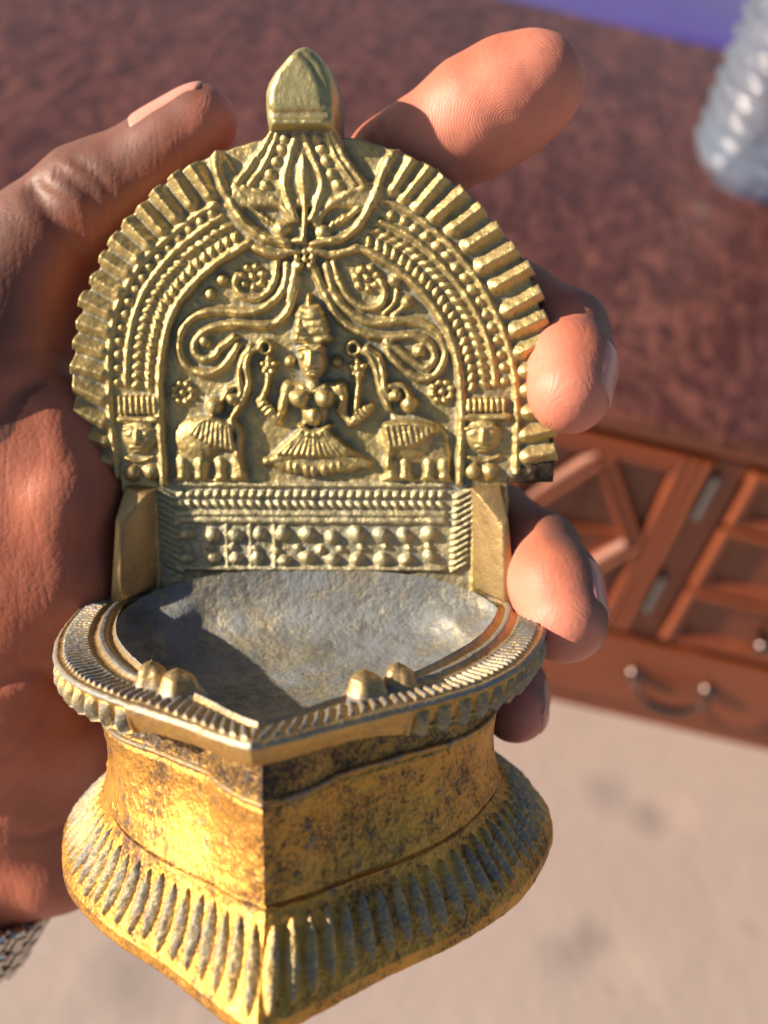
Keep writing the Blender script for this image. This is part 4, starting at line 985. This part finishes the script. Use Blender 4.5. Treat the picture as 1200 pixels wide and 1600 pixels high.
HV, HFc = surface_nets(SD)
HV = HV * VX + lo
HFc = HFc[(HFc >= 0).all(1)]
# Laplacian polish
Eg = np.concatenate([HFc[:, [0, 1]], HFc[:, [1, 2]], HFc[:, [2, 3]], HFc[:, [3, 0]]])
deg = np.bincount(Eg.ravel(), minlength=len(HV))[:, None].clip(1)
for lam_ in (.5, -.52, .5, -.52, .5):
    s_ = np.zeros_like(HV)
    for d_ in range(3): s_[:, d_] = np.bincount(Eg[:, 0], HV[Eg[:, 1], d_], len(HV)) + np.bincount(Eg[:, 1], HV[Eg[:, 0], d_], len(HV))
    HV = HV + lam_ * (s_ / deg - HV)
def vert_normals(V, F):
    n = np.cross(V[F[:, 2]] - V[F[:, 0]], V[F[:, 3]] - V[F[:, 1]]); out = np.zeros_like(V)
    for k in range(4):
        for d_ in range(3): out[:, d_] += np.bincount(F[:, k], n[:, d_], len(V))
    return out / np.maximum(np.linalg.norm(out, axis=1, keepdims=True), 1e-9)
HN = vert_normals(HV, HFc)
# which finger a vertex belongs to: gives print coordinates and the browner back of the hand
bestd = np.full(len(HV), 1e9); dors = np.zeros(len(HV)); fp = np.zeros((len(HV), 3)); tipw = np.zeros(len(HV))
for fi, (nm, (ch, D)) in enumerate(BONES.items()):
    d = np.full(len(HV), 1e9)
    for (a, ra), (b, rb) in zip(ch, ch[1:]): d = np.minimum(d, cone_sd(HV[:, 0], HV[:, 1], HV[:, 2], a, b, ra, rb))
    k = d < bestd; bestd[k] = d[k]
    D = np.array(D); D = D / np.linalg.norm(D)
    dors[k] = (HN @ D)[k] + (.34 if nm in ('thumb', 'web') else 0)
    if nm in ('index', 'middle', 'ring', 'pinky', 'thumb'):
        t0 = np.array(ch[-1][0]); a_ = t0 - np.array(ch[-3][0]); a_ /= np.linalg.norm(a_); n_ = -(D - a_ * (D @ a_)); n_ /= np.linalg.norm(n_); s_ = np.cross(n_, a_)
        c = t0 - a_ * (4.5 if nm != 'index' else 7.5); q_ = HV - c
        fp[k] = np.stack([q_ @ a_, q_ @ s_, q_ @ n_], -1)[k]; tipw[k] = (np.clip(1 - (np.abs(q_ @ a_) - 12) / 8, 0, 1) * np.clip(1 - (np.abs(q_ @ s_) - ch[-1][1] * .75) / 4, 0, 1))[k]
        if nm == 'thumb': dors[k] -= (.30 * tipw)[k]
    else: fp[k] = HV[k] * .7
HV = HV + HN * (.10 * vnoise(HV, 3.0) + .15 * vnoise(HV, 9.0, 1))[:, None]
dors = 1 / (1 + np.exp(-(dors + .25 * vnoise(HV, 12, 2) - .32) * 9))

def skin_mat():
    m, N, L, B = new_mat('hand_skin'); co = coords(N)
    a = N.new('ShaderNodeAttribute'); a.attribute_name = 'dors'; dz = a.outputs['Fac']
    b = N.new('ShaderNodeAttribute'); b.attribute_name = 'fp'; pv = b.outputs['Vector']
    c = N.new('ShaderNodeAttribute'); c.attribute_name = 'tip'; tw = c.outputs['Fac']
    n1 = noise(N, L, co, 60, 4, .6); n2 = noise(N, L, co, 260, 4, .6)
    col = mix(N, L, ramp(N, L, n1, [(.3, 0.), (.7, 1.)]), (0.43, 0.122, 0.068), (0.53, 0.18, 0.11))
    col = mix(N, L, math_(N, L, 'MULTIPLY', tw, .8), col, (0.75, 0.275, 0.195))
    col = mix(N, L, dz, col, (0.165, 0.072, 0.055))
    col = mix(N, L, math_(N, L, 'MULTIPLY', ramp(N, L, n2, [(.45, 0.), (.75, 1.)]), .25), col, (0.36, 0.10, 0.055))
    L.new(col, B.inputs['Base Color'])
    B.inputs['Roughness'].default_value = 0.52; B.inputs['Specular IOR Level'].default_value = 0.4
    B.inputs['Subsurface Weight'].default_value = 0.25; B.inputs['Subsurface Radius'].default_value = (1.0, 0.35, 0.2); B.inputs['Subsurface Scale'].default_value = 0.0022
    # papillary ridges: slightly oval rings round the middle of each pad, warped
    nv = N.new('ShaderNodeTexNoise'); nv.inputs['Scale'].default_value = .16; nv.inputs['Detail'].default_value = 2; L.new(pv, nv.inputs['Vector'])
    sp = N.new('ShaderNodeSeparateXYZ'); L.new(pv, sp.inputs[0])
    x = math_(N, L, 'MULTIPLY', sp.outputs[0], .85); y = sp.outputs[1]
    r2 = math_(N, L, 'SQRT', math_(N, L, 'ADD', math_(N, L, 'MULTIPLY', x, x), math_(N, L, 'MULTIPLY', y, y)))
    r3 = math_(N, L, 'ADD', r2, math_(N, L, 'MULTIPLY', nv.outputs['Fac'], 2.2))
    nw = N.new('ShaderNodeTexNoise'); nw.inputs['Scale'].default_value = .7; nw.inputs['Detail'].default_value = 2; L.new(pv, nw.inputs['Vector'])
    r3 = math_(N, L, 'ADD', r3, math_(N, L, 'MULTIPLY', nw.outputs['Fac'], .55))
    wv = math_(N, L, 'SINE', math_(N, L, 'MULTIPLY', r3, math.tau / .48))
    keep = math_(N, L, 'MULTIPLY', tw, math_(N, L, 'SUBTRACT', 1.0, dz, True))
    wv = math_(N, L, 'MULTIPLY', wv, keep)
    # fine criss-cross skin lines elsewhere
    vo = N.new('ShaderNodeTexVoronoi'); vo.feature = 'DISTANCE_TO_EDGE'; vo.inputs['Scale'].default_value = 620; L.new(co, vo.inputs['Vector'])
    ln = ramp(N, L, vo.outputs['Distance'], [(0.0, 0.), (.25, 1.)])
    mp = N.new('ShaderNodeMapping'); mp.inputs['Scale'].default_value = (1, .35, 1); mp.inputs['Rotation'].default_value = (0, 0, .6); L.new(co, mp.inputs[0])
    n5 = noise(N, L, mp.outputs[0], 700, 3, .6)
    bb = bump(N, L, wv, 0.00003, .5)
    bb = bump(N, L, math_(N, L, 'MULTIPLY', ln, math_(N, L, 'SUBTRACT', 1.0, math_(N, L, 'MULTIPLY', tw, .8))), 0.00006, .45, bb)
    bb = bump(N, L, n5, 0.00010, .6, bb)
    # longer crossing skin folds
    for rot, sc in ((.5, 210), (-.7, 260)):
        m2 = N.new('ShaderNodeMapping'); m2.inputs['Scale'].default_value = (1, .22, .6); m2.inputs['Rotation'].default_value = (0, 0, rot); L.new(co, m2.inputs[0])
        v2 = N.new('ShaderNodeTexVoronoi'); v2.feature = 'DISTANCE_TO_EDGE'; v2.inputs['Scale'].default_value = sc; L.new(m2.outputs[0], v2.inputs['Vector'])
        l2 = math_(N, L, 'MULTIPLY', ramp(N, L, v2.outputs['Distance'], [(0.0, 0.), (.12, 1.)]), math_(N, L, 'SUBTRACT', 1.0, math_(N, L, 'MULTIPLY', tw, 1.0)))
        bb = bump(N, L, l2, 0.00005, .5, bb)
    L.new(bb, B.inputs['Normal'])
    return m
M['skin'] = skin_mat()
hand = mesh_np('hand', HV, HFc, M['skin'], None, attrs={'dors': dors, 'fp': fp, 'tip': tipw})
hand.matrix_world = LAMP
tag(hand, 'left hand gripping the brass lamp from behind, thumb and fingers curled round its edges', 'hand')

# fingernails: curved plates lying on the fingertip skin
m, N, L, B = new_mat('fingernail'); B.inputs['Base Color'].default_value = (0.72, 0.29, 0.22, 1); B.inputs['Roughness'].default_value = 0.34
B.inputs['Subsurface Weight'].default_value = 0.2; B.inputs['Subsurface Scale'].default_value = 0.001; B.inputs['Coat Weight'].default_value = 0.3
M['nail'] = m
def nail(bone, D, length, width, back, lift=.45):
    ch = BONES[bone][0]; t0 = np.array(ch[-1][0]); r = ch[-1][1]
    a_ = t0 - np.array(ch[-2][0]); a_ /= np.linalg.norm(a_); D = np.array(D, float); D -= a_ * (D @ a_); D /= np.linalg.norm(D); s_ = np.cross(D, a_)
    U, Wd = np.meshgrid(np.linspace(-1, 1, 25), np.linspace(0, 1, 25))
    th = U * width / r * .5
    al = -back + length * Wd + 1.0 * (1 - U ** 2) * (Wd - .2) - .6 * (np.abs(U) > .85) * (Wd > .8)
    rp = ch[-2][1]; lseg = np.linalg.norm(t0 - np.array(ch[-2][0])); r_al = r + (rp - r) * (-al / lseg).clip(0, 1.3)
    fall = -((al - 0).clip(0, 99) ** 2) / (2.6 * r)
    rad = r_al + lift + fall * .55 - .5 * (Wd < .06) - .35 * (np.abs(U) > .9)
    dirs = np.cos(th)[..., None] * D + np.sin(th)[..., None] * s_; bs = t0 + al[..., None] * a_
    best = rad.copy() - 9
    for q_ in np.arange(-4, 6, .2):            # seat the plate on the real skin
        X_ = bs + (rad + q_)[..., None] * dirs; ii = np.clip(((X_ - lo) / VX).round().astype(int), 0, shp - 1)
        best = np.where(SD[ii[..., 0], ii[..., 1], ii[..., 2]] < 0, rad + q_, best)
    best = blur(np.maximum(best, rad - 2.5), 2.5); eg = np.maximum(np.abs(U) ** 6, (2 * Wd - 1) ** 10 * np.where(Wd > .5, .6, 1.0)); rad = best + lift - (lift + .45) * eg
    P = t0 + al[..., None] * a_ + rad[..., None] * (np.cos(th)[..., None] * D + np.sin(th)[..., None] * s_)
    Q = P - .6 * (np.cos(th)[..., None] * D + np.sin(th)[..., None] * s_)
    V_ = np.concatenate([P.reshape(-1, 3), Q.reshape(-1, 3)]); Fg = grid_faces(25, 25); g2 = np.arange(625).reshape(25, 25)
    rim_ = np.concatenate([g2[0], g2[1:, -1], g2[-1, -2::-1], g2[-2:0:-1, 0]])
    sidef = np.stack([rim_, np.roll(rim_, -1), np.roll(rim_, -1) + 625, rim_ + 625], -1)[:, ::-1]
    return mesh_np('fingernail', V_, np.concatenate([Fg, Fg[:, ::-1] + 625, sidef]), M['nail'], hand)
nail('thumb', (-.62, .74, .20), 15.5, 11.5, 11.0, .4)
nail('middle', (.85, .15, .32), 10.5, 9.5, 8.5, .4)
nail('ring', (.86, .40, .12), 9.5, 9.5, 9.0, .4)
nail('index', (-.2, .3, -.9), 12, 13, 7)
nail('pinky', (.75, .1, -.35), 9, 9, 5)

# ------------------------------------------------------------------ link bracelet of a watch on the wrist
M['link'] = metal('brownish_steel_link', (0.66, 0.61, 0.56), 0.22)
wc = np.array((-87.55,-77.66,-18.00)); wd_ = np.array((-105.00,-105.70,-22.00)) - np.array((-87.82,-77.19,-20.00)); wd_ /= np.linalg.norm(wd_)
e1 = np.cross(wd_, (0, 0, 1.)); e1 /= np.linalg.norm(e1); e2 = np.cross(wd_, e1)
watch = empty('watch_bracelet', LAMP @ Matrix.Translation(Vector(wc * .001)))
tag(watch, 'brownish steel link watch bracelet round the wrist at the lower left', 'watch')
bm = bmesh.new(); bmesh.ops.create_cube(bm, size=1)
for v in bm.verts: v.co = Vector((v.co.x * .0057, v.co.y * .0050, v.co.z * .0036))
bmesh.ops.bevel(bm, geom=list(bm.edges), offset=.0012, segments=3, affect='EDGES'); lk = bpy.data.meshes.new('bracelet_link'); bm.to_mesh(lk); bm.free(); lk.materials.append(M['link'])
RW = 19.6; nl = 24
for k in range(nl):
    for row in range(3):
        th = (k + (.5 if row == 1 else 0)) * math.tau / nl
        rdir = math.cos(th) * e1 + math.sin(th) * e2; tdir = -math.sin(th) * e1 + math.cos(th) * e2
        o = bpy.data.objects.new('bracelet_link', lk); COL.objects.link(o); o.parent = watch
        mt = Matrix((wd_, tdir, rdir)).transposed().to_4x4(); mt.translation = Vector((rdir * RW + wd_ * (row - 1) * 5.9) * .001); o.matrix_local = mt
